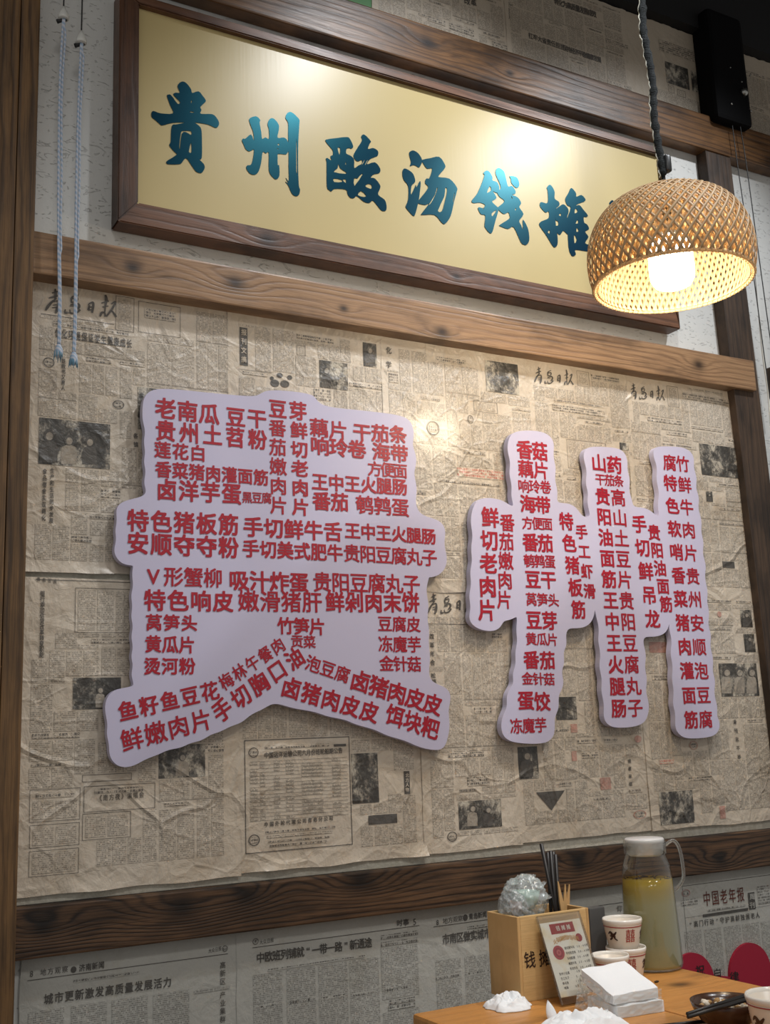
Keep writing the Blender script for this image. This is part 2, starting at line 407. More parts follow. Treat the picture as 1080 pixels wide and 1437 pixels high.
def stroke_poly(pts):
    c = smooth_open([(p[0], p[1], p[2]) for p in pts], 4); L, R = [], []
    for i, p in enumerate(c):
        t = c[min(i+1, len(c)-1)]-c[max(i-1, 0)]; t = Vector((t.x, t.y)).normalized() if t.length > 0 else Vector((1, 0)); nn = Vector((-t.y, t.x))*p.z*.5
        L.append((p.x+nn.x, p.y+nn.y)); R.append((p.x-nn.x, p.y-nn.y))
    return L+R[::-1]

class Sheet:
    SHEETNO = 0
    def __init__(s, x0, x1, z0, z1, key, base, label, group, seed, amp=.0016, curl=0.0, name='newspaper_sheet', cat='newspaper', ragged=0.0):
        s.x0, s.x1, s.z0, s.z1, s.key, s.base, s.seed, s.amp, s.curl = x0, x1, z0, z1, key, base, seed, amp, curl
        s.rects = {}; s.occ = []; s.m = PM[key]; s.lines = []; s.rag = ragged
        nx, nz = max(6, int((x1-x0)/.0065)), max(6, int((z1-z0)/.0065))
        vs = []
        for j in range(nz+1):
            for i in range(nx+1):
                u, v = i/nx, j/nz; x = x0+(x1-x0)*u; z = z0+(z1-z0)*v
                if j == 0: z += .0035*noise.noise(Vector((x*14, seed, 0)))*(1+ragged*3)
                if j == nz and ragged: z += .004*noise.noise(Vector((x*60, seed, 3)))
                if i == 0: x += .0018*noise.noise(Vector((z*18, seed, 5)))
                if i == nx: x += .0018*noise.noise(Vector((z*18, seed, 8)))
                vs.append((x, s.surf(x, z), z))
        fs = [(j*(nx+1)+i, j*(nx+1)+i+1, (j+1)*(nx+1)+i+1, (j+1)*(nx+1)+i) for j in range(nz) for i in range(nx)]
        s.o = pydata(name, vs, fs, s.m['plain'], None, True)
        tag(s.o, label, cat, group)
    def surf(s, x, z):
        h = noise.noise(Vector((x*5+s.seed, z*4, s.seed)))+.5*noise.noise(Vector((x*13, z*11+s.seed, 2)))
        y = s.base-s.amp*(h+.6)
        e = max(0, 1-(z-s.z0)/.03)
        if s.curl: y -= s.curl*e*e*max(0, noise.noise(Vector((x*9+s.seed*3, 0, 0)))+.25)
        return y
    def r(s, kind, x0, x1, z0, z1, lev=.0006, occ=True, pad=.003):
        if z0 > z1: z0, z1 = z1, z0
        x0, x1, z0, z1 = max(x0, s.x0+.003), min(x1, s.x1-.003), max(z0, s.z0+.004), min(z1, s.z1-.002)
        if x1-x0 < .0006 or z1-z0 < .0004: return
        s.rects.setdefault(kind, []).append((x0, x1, z0, z1, lev))
        if occ: s.occ.append((x0-pad, x1+pad, z0-pad, z1+pad))
    def px(s, kind, x0, y0, x1, y1, occ=True, lev=.0009, pad=.003):
        """box given by left-top and right-bottom in the photograph; edges follow the wall"""
        ym, xm = (y0+y1)/2, (x0+x1)/2
        a, b, c, d = W(x0, ym, s.base).x, W(x1, ym, s.base).x, W(xm, y1, s.base).z, W(xm, y0, s.base).z
        s.r(kind, a, b, c, d, lev, occ, pad); return a, b, c, d
    def frame(s, x0, y0, x1, y1, t=.0008, fill='body', inner=.004):
        xm, ym = (x0+x1)/2, (y0+y1)/2
        a, b, c, d = W(x0, ym, s.base).x, W(x1, ym, s.base).x, W(xm, y1, s.base).z, W(xm, y0, s.base).z
        for q in ((a, b, d-t, d), (a, b, c, c+t), (a, a+t, c, d), (b-t, b, c, d)): s.r('ink', *q, .0009, False)
        if fill: s.cols(a+inner, b-inner, c+inner, d-inner, .2)
        s.occ.append((a-.002, b+.002, c-.002, d+.002)); return a, b, c, d
    def text(s, txt, p0, p1, w, h, bold=.016, ink='ink', occ=True, lev=.0013, name='headline'):
        Y = s.base
        o = text_px(name, txt, p0, p1, w, h, lambda x, z: s.surf(x, z)-lev, s.m[ink] if isinstance(ink, str) else ink, s.o, bold, Y)
        if occ:
            xs = [v.co.x for v in o.data.vertices]; zs = [v.co.z for v in o.data.vertices]
            s.occ.append((min(xs)-.003, max(xs)+.003, min(zs)-.003, max(zs)+.003))
        return o
    def masthead(s, cx, cy, scale=1.0):
        """the brush masthead with its left-top at photograph pixel (cx, cy)"""
        V, Fc = [], []; p = W(cx, cy, s.base); k = .00139/8.31*scale
        for st in STROKES_QD:
            # undo the crop's perspective slant so that the strokes sit square on the wall
            pts = [((q[0]-120)*1.06, (q[1]-.17*(q[0]-120))-20, q[2]*1.45) for q in st]
            poly = stroke_poly(pts); vv, ff = fill([poly]); b = len(V)
            for v in vv:
                X = p.x+v.x*k; Z = p.z-v.y*k; V.append((X, s.surf(X, Z)-.0012, Z))
            Fc += [tuple(b+i for i in f) for f in ff]
        pydata('masthead', V, Fc, s.m['ink'], s.o)
        s.occ.append((p.x-.004, p.x+790*k, p.z-330*k, s.z1+.01))
    def disc(s, cx, cy, rx, ry, kind='ink', ring=False):
        p = W(cx, cy, s.base); mx = (W(cx+rx, cy, s.base)-p).x; mz = (p-W(cx, cy+ry, s.base)).z; V, Fc = [], []
        n = 28
        for k in range(n):
            a = 2*math.pi*k/n
            for rr in (1, .84 if ring else 0.0):
                X, Z = p.x+mx*rr*math.cos(a), p.z+mz*rr*math.sin(a); V.append((X, s.surf(X, Z)-.0012, Z))
        Fc = [(2*k, 2*((k+1) % n), 2*((k+1) % n)+1, 2*k+1) for k in range(n)]
        pydata('emblem', V, Fc, s.m[kind], s.o)
        if ring: s.r('bold', p.x-mx*.62, p.x+mx*.62, p.z-mz*.5, p.z+mz*.5, .001, False)
        s.occ.append((p.x-mx-.003, p.x+mx+.003, p.z-mz-.003, p.z+mz+.003))
    def figure(s, cx, cy, h, w=None, body='ink'):
        """a printed half-length figure: head and shoulders, left-top given by the head's centre"""
        w = w or h*.42; hr = h*.16
        def poly(pts, kind, lev):
            V = []
            for x, y in pts: p = W(x, y, s.base); V.append((p.x, s.surf(p.x, p.z)-lev, p.z))
            pydata('printed_figure', V, [tuple(range(len(V)))], s.m[kind], s.o)
        body = 'tone' if body == 'plain' else body
        poly([(cx+w*x, cy+h*y) for x, y in ((-.5, .84), (.5, .84), (.52, .45), (.42, .24), (.14, .17), (-.14, .17), (-.42, .24), (-.52, .45))], body, .0013)
        poly([(cx+hr*math.cos(2*math.pi*k/14), cy+hr*1.2*math.sin(2*math.pi*k/14)) for k in range(14)], 'ink', .0016)
        poly([(cx+hr*.7*math.cos(2*math.pi*k/12)+hr*.1, cy+hr*.25+hr*.8*math.sin(2*math.pi*k/12)) for k in range(12)], 'tone', .0019)
    def cols(s, x0, x1, z0, z1, head=.5, cw=None):
        rnd = random.Random(int(s.seed*100)+int(x0*1000)+int(z1*777))
        if x1-x0 < .008 or z1-z0 < .006: return
        cw = cw or rnd.choice((.026, .033, .040)); n = max(1, round((x1-x0)/cw)); wd = (x1-x0)/n
        if rnd.random() < head and z1-z0 > .035:
            hh = rnd.choice((.0055, .008)); q = rnd.uniform(0, .25)*(x1-x0)
            if not any(x0+q < o[1] and x1-q > o[0] and z1-hh-.004 < o[3] and z1 > o[2] for o in s.occ):
                s.r('bold', x0+q, x1-q, z1-hh-.002, z1-.002, .0009, False); z1 -= hh+.007
        for i in range(n):
            a, b = x0+i*wd+.0016, x0+(i+1)*wd-.0016
            cuts = sorted((o[2], o[3]) for o in s.occ if o[0] < b-.001 and o[1] > a+.001); cur = z0; segs = []
            for c, d in cuts:
                if c > cur: segs.append((cur, min(c, z1)))
                cur = max(cur, d)
                if cur >= z1: break
            if cur < z1: segs.append((cur, z1))
            for c, d in segs:
                if d-c > .004: s.r('body', a, b, c, d, .0006, False)
    def fillup(s, x0=None, x1=None, z0=None, z1=None, depth=0, margin=(.016, .012, .022, .022)):
        rnd = random.Random(int(s.seed*1000)+depth*31+int((x0 or 0)*999)+int((z1 or 0)*555))
        if x0 is None: x0, x1, z0, z1 = s.x0+margin[0], s.x1-margin[1], s.z0+margin[2], s.z1-margin[3]
        w, h = x1-x0, z1-z0
        if (w > .12 or h > .13) and depth < 6:
            if (w > h*.8 and w > .10):
                c = x0+w*rnd.uniform(.35, .65); s.fillup(x0, c-.0012, z0, z1, depth+1); s.fillup(c+.0012, x1, z0, z1, depth+1)
                if rnd.random() < .5 and not any(o[0] < c < o[1] for o in s.occ): s.r('ink', c-.0003, c+.0003, z0, z1, .0008, False)
            else:
                c = z0+h*rnd.uniform(.35, .65); s.fillup(x0, x1, z0, c-.0018, depth+1); s.fillup(x0, x1, c+.0018, z1, depth+1)
                if rnd.random() < .5 and not any(o[2] < c < o[3] and o[0] < x1 and o[1] > x0 for o in s.occ): s.r('ink', x0, x1, c-.0003, c+.0003, .0008, False)
        else: s.cols(x0, x1, z0, z1, .55)
    def done(s):
        names = dict(body='body_text', bold='small_headlines', red='red_heading', ink='ruled_lines', redink='red_print', plain='blank_patch', photo='photograph')
        for kind, rs in s.rects.items():
            groups = [[r] for r in rs] if kind in ('photo', 'redink') else [rs]
            for g in groups:
                V, Fc = [], []
                for (a, b, c, d, lev) in g:
                    nx, nz = max(1, math.ceil((b-a)/.012)), max(1, math.ceil((d-c)/.012)); o = len(V)
                    for j in range(nz+1):
                        for i in range(nx+1):
                            x, z = a+(b-a)*i/nx, c+(d-c)*j/nz; V.append((x, s.surf(x, z)-lev, z))
                    Fc += [(o+j*(nx+1)+i, o+j*(nx+1)+i+1, o+(j+1)*(nx+1)+i+1, o+(j+1)*(nx+1)+i) for j in range(nz) for i in range(nx)]
                ob = pydata(names[kind], V, Fc, s.m[kind], s.o, True)
                uv = ob.data.uv_layers.new(name='u'); co = [V[l.vertex_index] for l in ob.data.loops]
                uv.data.foreach_set('uv', [c_ for v in co for c_ in (v[0], v[2])])
                if kind in ('body', 'bold', 'ink', 'plain', 'red'): ob['kind'] = 'stuff'

GO = 'old yellowed newspapers pasted on the wall board'
B0 = -.0085
def old(x0, x1, z0, z1, k, label, seed, **kw): return Sheet(x0, x1, z0, z1, 'old', B0-.0011*k, label, GO, seed, **kw)
zt, zm, zb = 2.068, 1.521, .968
# --- top row
A = old(.392, .790, 1.512, zt, 1, 'yellowed front page at the top left, masthead behind the two white cords', 1.3, curl=.012)
A.masthead(63, 402, 1.02)
A.px('ink', 57, 447.5, 160, 448.3, False); A.frame(162, 417, 188, 465); A.frame(194, 427, 253, 470, fill=None)
A.px('bold', 203, 436, 246, 449); A.cols(W(203, 460, B0).x, W(250, 460, B0).x, W(220, 468, B0).z, W(220, 452, B0).z, 0)
A.px('bold', 74, 458, 180, 464.5); A.text('优化环境保证学生健康成长', (81, 467.5), (181, 482.5), 7.5, 12)
A.px('bold', 80, 476.5, 176, 480.5)
A.px('photo', 54, 591, 154, 655); A.px('photo', 193, 545, 232, 604)
A.text('食品宿舍实现两化', (62.5, 662), (61, 727), 5.5, 7.5); A.text('生产和生活同步发展', (73, 661), (71.5, 731), 5.5, 7)
A.text('既教书又育人', (89, 507), (88, 545), 5.5, 7); A.disc(68, 509, 8, 7, ring=True); A.disc(166, 568, 8, 6, ring=True)
A.text('各镇', (190, 612), (190, 624), 6, 7); A.px('bold', 141, 686, 169, 699); A.px('bold', 100, 753, 128, 761)
A.figure(68, 611, 46, 24); A.figure(96, 618, 40, 22, 'plain'); A.figure(125, 620, 38, 20)
A.fillup(); A.done()
Bs = old(.776, 1.150, 1.50, zt, 2, 'yellowed page with a panda drawing and a small portrait, above the large menu board', 2.1)
Bs.px('ink', 336, 460, 347, 513); Bs.px('photo', 509, 482, 527.5, 515); Bs.px('photo', 448, 508, 487, 546)
Bs.px('bold', 416, 472, 467, 479); Bs.frame(416, 485, 428, 499); Bs.px('bold', 440, 547, 463, 562); Bs.px('ink', 333, 452, 520, 452.8, False)
Bs.text('报刊文摘', (341.5, 467), (341.5, 505), 7, 8, ink='plain', occ=False, lev=.002, name='reversed_title')
for q in ((385, 538, 6, 5), (392, 527, 4, 3.4), (399, 539, 6, 5), (406, 530, 3.4, 3), (381, 531, 2.6, 2.4)): Bs.disc(*q)
Bs.figure(518, 492, 26, 15); Bs.figure(457, 520, 28, 13)
Bs.fillup(margin=(.022, .008, .02, .034)); Bs.done()
Cs = old(1.127, 1.530, 1.50, zt, 3, 'creased yellowed page with a grey crowd photograph, between the two menu boards', 3.7, amp=.0036)
Cs.px('photo', 681, 509, 726, 552); Cs.px('bold', 612, 503, 652, 510); Cs.disc(607, 601, 9, 10, ring=True); Cs.disc(659, 589, 4, 6, ring=True)
Cs.frame(664, 564, 697, 579); Cs.px('red', 640, 659, 705, 672); Cs.px('bold', 612, 676, 700, 680); Cs.text('化学', (545, 492), (545, 512), 7, 9); Cs.px('bold', 545, 524, 558, 537)
Cs.fillup(margin=(.014, .012, .03, .036)); Cs.done()
Dd = old(1.515, 1.830, 1.50, zt, 2, 'creased front page whose masthead sits above the tall first stroke of the right menu board', 4.4, amp=.0038)
Dd.masthead(746, 513, .88); Dd.frame(808, 522, 825, 543); Dd.px('bold', 828, 529, 867, 536)
Dd.px('bold', 774, 573, 846, 581); Dd.px('bold', 776, 566, 846, 568.5); Dd.frame(795, 620, 850, 660); Dd.px('photo', 868, 622, 880, 632)
Dd.fillup(margin=(.014, .012, .03, .04)); Dd.done()
Es = old(1.805, 2.2125, 1.515, zt, 3, 'front page at the top right corner of the board, photograph beside the last menu stroke', 5.2, amp=.003)
Es.masthead(880, 536, .88); Es.frame(935, 543, 950, 571); Es.px('bold', 956, 556, 1021, 565); Es.px('bold', 965, 549, 1012, 551)
Es.px('bold', 907, 588, 955, 594); Es.px('photo', 981, 626, 1032, 669); Es.px('photo', 989, 690, 998, 704)
Es.px('bold', 928, 624, 975, 629); Es.px('bold', 1004, 680, 1034, 684); Es.px('ink', 1013, 788, 1030, 797); Es.px('bold', 1008, 713, 1037, 717)
Es.figure(993, 695, 11, 7)
Es.fillup(margin=(.014, .02, .022, .042)); Es.done()
# --- bottom row
Fs = old(.386, .790, zb-.004, 1.502, 2, 'yellowed page at the bottom left with framed notices, below the large menu board', 6.6, curl=.008)
Fs.text('银行添加信贷改革转变职能', (59.5, 833), (58, 919), 6, 7.5); Fs.px('ink', 50, 815, 186, 815.8, False); Fs.text('青岛日报', (54, 813), (77, 816), 4.5, 5.5, name='small_title', bold=.008)
Fs.px('photo', 102, 951, 169, 995); Fs.px('photo', 222, 1045, 287, 1091)
Fs.frame(117, 1101, 217, 1137, fill=None); Fs.text('《南方夜》演唱会', (139, 1120), (198, 1115), 6.5, 8.5, bold=.008); Fs.px('bold', 132, 1105, 200, 1112)
Fs.frame(41, 1107, 112, 1152); Fs.frame(41, 1156, 111, 1188); Fs.frame(40, 1192, 110, 1228); Fs.frame(115, 1140, 183, 1177); Fs.frame(115, 1086, 184, 1096)
Fs.px('bold', 45, 1029, 112, 1036); Fs.px('bold', 44, 1070, 92, 1075); Fs.px('bold', 128, 897, 182, 903); Fs.frame(105, 826, 190, 888); Fs.px('bold', 286, 1044, 314, 1056)
Fs.figure(140, 968, 30, 13, 'plain'); Fs.figure(255, 1062, 32, 18, 'plain')
Fs.fillup(margin=(.022, .03, .04, .03)); Fs.done()
Gs = old(.781, 1.188, zb, 1.510, 1, 'yellowed page with a large framed sailing timetable, below the fork of the left menu board', 7.9, curl=.014)
ga = Gs.frame(343, 1036, 492, 1192, .0014, fill=None)
Gs.text('中国远洋运输公司六月份班轮船期公告', (373, 1060), (477, 1053), 6, 8); Gs.disc(355, 1056, 7, 7, ring=True); Gs.disc(356, 1179, 8, 8, ring=True)
Gs.px('bold', 371, 1045, 462, 1049); Gs.px('ink', 468, 1044, 485, 1047.5)
Gs.text('中国外轮代理公司青岛分公司', (373, 1157), (464, 1148), 5.5, 6.5, occ=False)
tx0, tx1, tz0, tz1 = W(350, 1110, B0).x, W(487, 1100, B0).x, W(420, 1148, B0).z, W(420, 1066, B0).z
for i in range(17):
    z = tz1-(tz1-tz0)*i/16; Gs.r('ink', tx0, tx1, z, z+.0005, .0009, False)
    for k, (u0, u1) in enumerate(((0, .075), (.1, .15), (.24, .30), (.36, .44), (.52, .74), (.84, .93))):
        if (i*7+k*3) % 5 != 2 and i < 16: Gs.r('body', tx0+(tx1-tx0)*u0, tx0+(tx1-tx0)*u1, z-.0048, z-.0008, .0008, False)
for u in (0, .08, .5, .8, 1): Gs.r('ink', tx0+(tx1-tx0)*u-.0003, tx0+(tx1-tx0)*u+.0003, tz0, tz1, .0009, False)
for k in range(4): Gs.px('bold', 372+2*k, 1163+6.5*k, 470-4*k, 1166+6.5*k, False)
Gs.px('photo', 493, 1057, 530, 1127); Gs.px('ink', 566, 1082, 574, 1114); Gs.px('ink', 516, 1143, 556, 1156)
Gs.text('北方人物', (570, 1088), (570, 1108), 5, 5.5, ink='plain', occ=False, lev=.002, name='reversed_title')
Gs.fillup(margin=(.016, .02, .028, .022)); Gs.done()
Hs = old(1.183, 1.424, zb+.002, 1.512, 3, 'narrow yellowed page with a brush masthead seen in the gap between the menu boards', 8.3)
Hs.masthead(597, 831, .95); Hs.px('ink', 596, 876, 700, 876.8, False); Hs.px('photo', 643, 1123, 703, 1162); Hs.disc(634, 1174, 7, 7, ring=True)
Hs.text('改革年会', (605, 893), (606, 930), 6, 7.5); Hs.text('松福', (607, 948), (608, 957), 6, 7.5); Hs.px('bold', 628, 1056, 678, 1062); Hs.px('bold', 655, 1091, 688, 1096)
Hs.px('bold', 665, 992, 690, 1001); Hs.px('bold', 690, 889, 704, 896); Hs.px('bold', 655, 1090, 686, 1102)
Hs.figure(662, 1134, 30, 14, 'plain'); Hs.figure(684, 1136, 28, 13)
Hs.fillup(margin=(.02, .01, .03, .02)); Hs.done()
Is = old(1.412, 1.790, zb+.006, 1.515, 2, 'yellowed page with a dark triangle and red seals, under the right menu board', 9.1)
Is.px('photo', 779, 978, 808, 1010); Is.px('photo', 722, 1048, 754, 1093); Is.px('redink', 841, 1091, 856, 1108); Is.disc(894, 1037, 5, 5, 'redink'); Is.disc(897, 1143, 9, 6, 'redink', ring=True)
Is.px('redink', 801, 1054, 808, 1068); Is.px('redink', 800, 1016, 809, 1028); Is.px('bold', 815, 1056, 838, 1064); Is.px('bold', 832, 1118, 856, 1122)
Is.text('读者来信', (882, 1068), (884, 1100), 4.5, 5.5); Is.px('bold', 777, 1021, 797, 1026)
t0, t1, t2 = W(751, 1112, Is.base), W(791, 1109, Is.base), W(773, 1137, Is.base)
pydata('triangle_vignette', [(p.x, Is.surf(p.x, p.z)-.0012, p.z) for p in (t0, t1, t2)], [(0, 2, 1)], Is.m['ink'], Is.o)
Is.occ.append((t0.x, t1.x, t2.z, t0.z+.003))
Is.figure(738, 1060, 36, 18)
Is.fillup(margin=(.02, .014, .035, .02)); Is.done()
Js = old(1.780, 2.2125, zb+.004, 1.525, 3, 'yellowed page at the bottom right with a group photograph beside the dark post', 10.7)
Js.px('photo', 924, 1110, 972, 1156); Js.px('photo', 1009, 931, 1062, 977); Js.px('photo', 1038, 856, 1054, 880); Js.px('photo', 1043, 890, 1058, 915)
Js.px('redink', 910, 901, 935, 916); Js.px('bold', 914, 947, 946, 954); Js.px('redink', 1009, 1131, 1017, 1149); Js.disc(972, 1046, 6, 6, 'redink', ring=True)
Js.text('身残志不移', (1030, 1013), (1036, 1062), 4.5, 6); Js.px('bold', 965, 1090, 998, 1095); Js.px('red', 924, 1066, 944, 1072); Js.disc(1008, 862, 3, 4, 'redink')
[Js.figure(x_, 943, 36, 14, 'plain') for x_ in (1018, 1036, 1053)]; Js.figure(1046, 863, 20, 11); Js.figure(1050, 897, 18, 10)
Js.fillup(margin=(.016, .03, .03, .02)); Js.done()

# --- grey modern papers on the dado
GN = 'grey modern newspapers pasted below the lower beam'
NB = -.004
def new(x0, x1, z0, z1, k, label, seed, **kw): return Sheet(x0, x1, z0, z1, 'new', NB-.001*k, label, GN, seed, amp=.0007, **kw)
zt2 = z_lb+.006
L1s = new(.405, .786, .30, zt2, 1, 'grey newspaper below the beam at the far left, bold headline above the columns', 11.1)
L1s.text('8', (44, 1366), (44, 1366), 9, 11, .0); L1s.text('地方观察', (60.5, 1364), (91, 1360), 8, 9, 0)
L1s.disc(103, 1360.5, 4, 4.5); L1s.text('济南新闻', (115, 1358), (142, 1354), 8, 9.5, .016); L1s.text('大众日报', (294, 1334), (308, 1331), 4, 6, .0, name='small_title'); L1s.disc(315, 1331, 3.8, 4.4, ring=True)
pa, pb = W(38, 1376, NB), W(319, 1338, NB); zr = (pa.z+pb.z)/2; L1s.r('ink', pa.x, pb.x, zr-.0005, zr+.0005, .0009, True)
L1s.px('bold', 103, 1369, 195, 1373, False); L1s.text('城市更新激发高质量发展活力', (68, 1401.5), (234.5, 1378), 12, 14, .018)
L1s.text('高新区', (312, 1354), (312, 1377), 7.5, 9, .004, name='side_headline'); L1s.text('产业集群', (312, 1396), (312, 1430), 7.5, 9, .004, name='side_headline')
for x in (38, 98, 155, 213, 270):
    a, b = W(x, 1410, NB).x, W(x+53, 1410, NB).x; zz = zr-.008 if x == 270 else W(x+20, 1418-(x-38)*.145, NB).z
    L1s.cols(a, min(b, .772), .32, zz, 0, .1)
L1s.done()
L2s = new(.782, 1.170, .30, zt2, 2, 'grey newspaper below the beam with the belt and road headline, left of the table', 12.2)
L2s.disc(358, 1321, 4, 4.4, ring=True); L2s.text('大众日报', (366, 1322), (381, 1319), 4.4, 6, 0, name='small_title')
pa, pb = W(353, 1330, NB), W(587, 1298, NB); zr = (pa.z+pb.z)/2; L2s.r('ink', pa.x, pb.x, zr-.0005, zr+.0005, .0009, True)
L2s.text('时事', (560, 1295), (569, 1293.8), 8, 8.5, .018); L2s.text('5', (581, 1293), (581, 1293), 9, 11, 0)
L2s.text('中欧班列铺就“一带一路”新通途', (365, 1343.5), (516, 1322.5), 10.8, 14, .018)
L2s.px('bold', 375, 1350, 512, 1353, True); L2s.px('bold', 534, 1309, 586, 1315, True); L2s.px('bold', 534, 1319, 586, 1325, True); L2s.px('bold', 545, 1401, 582, 1407); L2s.px('bold', 544, 1409, 582, 1415)
for i, x in enumerate((353, 400, 445, 489, 534)):
    a, b = W(x, 1390, NB).x, W(x+43 if i < 4 else 588, 1390, NB).x; zz = zr-.02 if i == 4 else W(x+20, 1363-(x-353)*.13, NB).z
    L2s.cols(a, b, .32, zz, 0, .1)
    L2s.px('bold', x+5, 1408-(x-353)*.12, x+38, 1412-(x-353)*.12, False)
L2s.done()
L3s = new(1.168, 1.520, .30, zt2, 1, 'grey newspaper below the beam with its headline running behind the wooden box', 13.3)
L3s.text('8', (613, 1294), (613, 1294), 7, 9, 0); L3s.text('地方观察', (624, 1292), (645, 1288.5), 6.5, 8, 0); L3s.disc(652, 1287.5, 3.4, 4.5); L3s.text('青岛新闻', (660, 1286), (679, 1283), 6, 8, .016)
pa, pb = W(607, 1300, NB), W(688, 1290, NB); zr = (pa.z+pb.z)/2; L3s.r('ink', pa.x, 1.50, zr-.0005, zr+.0005, .0009, True)
L3s.text('市南区做实城市', (625, 1317.5), (683, 1309.5), 9.5, 13.5, .018); L3s.px('bold', 655, 1298, 688, 1302)
for i, x in enumerate((609, 650, 691)):
    a, b = W(x, 1350, NB).x, W(x+37, 1350, NB).x; L3s.cols(a, b, .32, W(x+18, 1346-i*6, NB).z, 0, .1); L3s.px('bold', x+2, 1368-5*i, x+35, 1372-5*i, False)
L3s.done()
L4s = new(1.515, 1.826, .30, zt2, 2, 'strip of grey newspaper seen between the wooden box and the pitcher', 14.4)
L4s.text('仰望', (868, 1275), (878.5, 1273.5), 7, 9, 0); pa = W(850, 1269, NB); L4s.r('ink', 1.53, 1.81, pa.z-.0005, pa.z+.0005, .0009, True)
L4s.px('bold', 849, 1284, 877, 1286.5); L4s.fillup(z1=pa.z-.05, x0=1.53, x1=1.815, z0=.32); L4s.done()
L5s = new(1.822, 2.27, .30, zt2, 3, 'grey newspaper right of the pitcher with a brown brush title above a headline', 15.5)
fa = W(955, 1243.5, NB); fb = W(1080, 1227, NB); zf = (fa.z+fb.z)/2
L5s.r('ink', fa.x, 2.25, zf-.0005, zf+.0005, .0009, False); L5s.r('ink', fa.x, fa.x+.0008, zf-.32, zf, .0009, False)
zf2 = W(985, 1284, NB).z; L5s.r('ink', fa.x, 2.25, zf2-.0003, zf2+.0003, .0009, False)
L5s.text('中国老年报', (991, 1261), (1038, 1255), 9.5, 20, .004, ink=plain('brown_brush_ink', srgb(92, 40, 30), .6), name='masthead')
L5s.disc(961.5, 1253, 6, 5, 'redink', ring=True)
L5s.px('ink', 1049, 1252, 1058.5, 1276); L5s.text('周刊', (1054, 1258), (1054, 1270), 7, 8, ink='plain', occ=False, lev=.002, name='reversed_title')
L5s.px('ink', 985, 1278.5, 1049, 1282.5, False); L5s.px('bold', 992, 1273, 1045, 1275.5, False)
L5s.text('“高门行动”守护高龄独居老人', (968, 1297.5), (1062, 1284), 5.8, 8.5, .010)
L5s.px('bold', 955, 1262, 978, 1270, False); L5s.px('bold', 1062, 1243, 1079, 1268)
for i, x in enumerate((958, 986, 1014, 1040, 1066)):
    a, b = W(x, 1315, NB).x, W(x+25, 1315, NB).x; L5s.cols(a, b, .45, W(x+12, 1306-i*3.6, NB).z, 0, .1)
L5s.done()
L6s = new(2.36, 2.75, 1.50, W(1076, 556, NB).z-.012, 0, 'sliver of grey newspaper right of the dark post, at the picture edge', 16.1)
L6s.px('bold', 1076, 590, 1095, 600); L6s.fillup(margin=(.03, .01, .02, .02)); L6s.done()

# --- papers above the top beam
GB = 'newspapers pasted in the band above the top beam'
def band(x0, x1, k, label, seed): return Sheet(x0, x1, 2.832, 3.108, 'band', -.004-.001*k, label, GB, seed, amp=.0006, ragged=1.0)
gr = Sheet(.80, 1.152, 2.832, 3.108, 'band', -.0035, 'green printed page at the left end of the upper band', None, 17.2, amp=.0006, cat='poster', name='green_page')
gr.o.data.materials.clear(); gr.o.data.materials.append(plain('green_print', srgb(62, 122, 60), .5))
U1 = band(1.145, 1.535, 1, 'band newspaper in four columns, right next to the green page', 18.1)
U1.px('bold', 587, 20, 598, 23)
pz = W(640, 44, -.004); U1.px('bold', 600, 26, 624, 33); U1.px('bold', 630, 36, 664, 46); U1.px('bold', 690, 62, 718, 70)
U1.text('改革', (655, 2), (664, 4), 8, 9, .016); U1.text('全面推进', (716, 0), (716, 24), 6, 7, .016, name='side_headline'); U1.fillup(margin=(.016, .012, .02, .01)); U1.done()
U2 = band(1.528, 1.935, 2, 'band newspaper with two bold headlines, left of the lamp cord', 19.4)
U2.text('扛牢大省责任担当', (744, 51), (788, 66), 5.8, 8, .018); U2.text('保持经济平稳健康发展', (792, 68), (840, 84), 5.4, 8, .018); U2.text('转化为高质量发展成效', (780, 3), (833, 20), 6, 9, .018)
U2.px('bold', 850, 59, 880, 65); U2.px('bold', 852, 117, 885, 124); U2.px('bold', 858, 124, 884, 130)
U2.fillup(margin=(.012, .02, .02, .008)); U2.done()
U3 = band(1.928, 2.33, 1, 'dim band newspaper with two dark photographs behind the lamp cord', 20.2)
U3.px('photo', 934, 92, 965, 121); U3.px('photo', 970, 105, 999, 132); U3.px('bold', 925, 66, 985, 82, True); U3.frame(937, 120, 945, 130); U3.frame(950, 127, 961, 136)
U3.r('body', 2.0, 2.2, 2.85, 2.90, .0006, False)
U3.done()
U4 = band(2.325, 2.80, 0, 'dim band newspaper right of the black hoist box', 21.6); U4.fillup(margin=(.03, .02, .03, .05)); U4.done()

# ---------------------------------------------------------------- the yellow shop sign
YF, YP = -.048, -.034
sx0 = W(165, 311, YF).x; sx1 = W(955, 461, YF).x; sz0 = .5*(W(165, 311, YF).z+W(955, 461, YF).z); sz1 = W(560, 99, YF).z
ix0 = .5*(W(193, 9, YP).x+W(191, 288, YP).x); ix1 = W(922, 224, YP).x
iz0 = .5*(W(191, 288, YP).z+W(838, 418, YP).z); iz1 = .5*(W(195, 9, YP).z+W(922, 223, YP).z)
sign = tag(empty('wall_sign', ((sx0+sx1)/2, -.02, sz0)), 'long yellow sign with teal brush lettering in a brown wooden frame', 'sign')
frame_wood = wood('stained_frame_wood', srgb(132, 92, 66), srgb(104, 70, 50), srgb(52, 34, 26), knots_px([(375, 335, .02), (886, 170, .008), (640, 388, .01)], YF), 'x', .3, 21.0, .4, freq=48)
frame_wood_v = wood('stained_frame_wood_upright', srgb(110, 76, 54), srgb(84, 56, 40), srgb(44, 30, 22), [], 'z', .3, 23.0, .4, freq=48)
gm = Mat('yellow_sign_face'); gP = gm.pos()
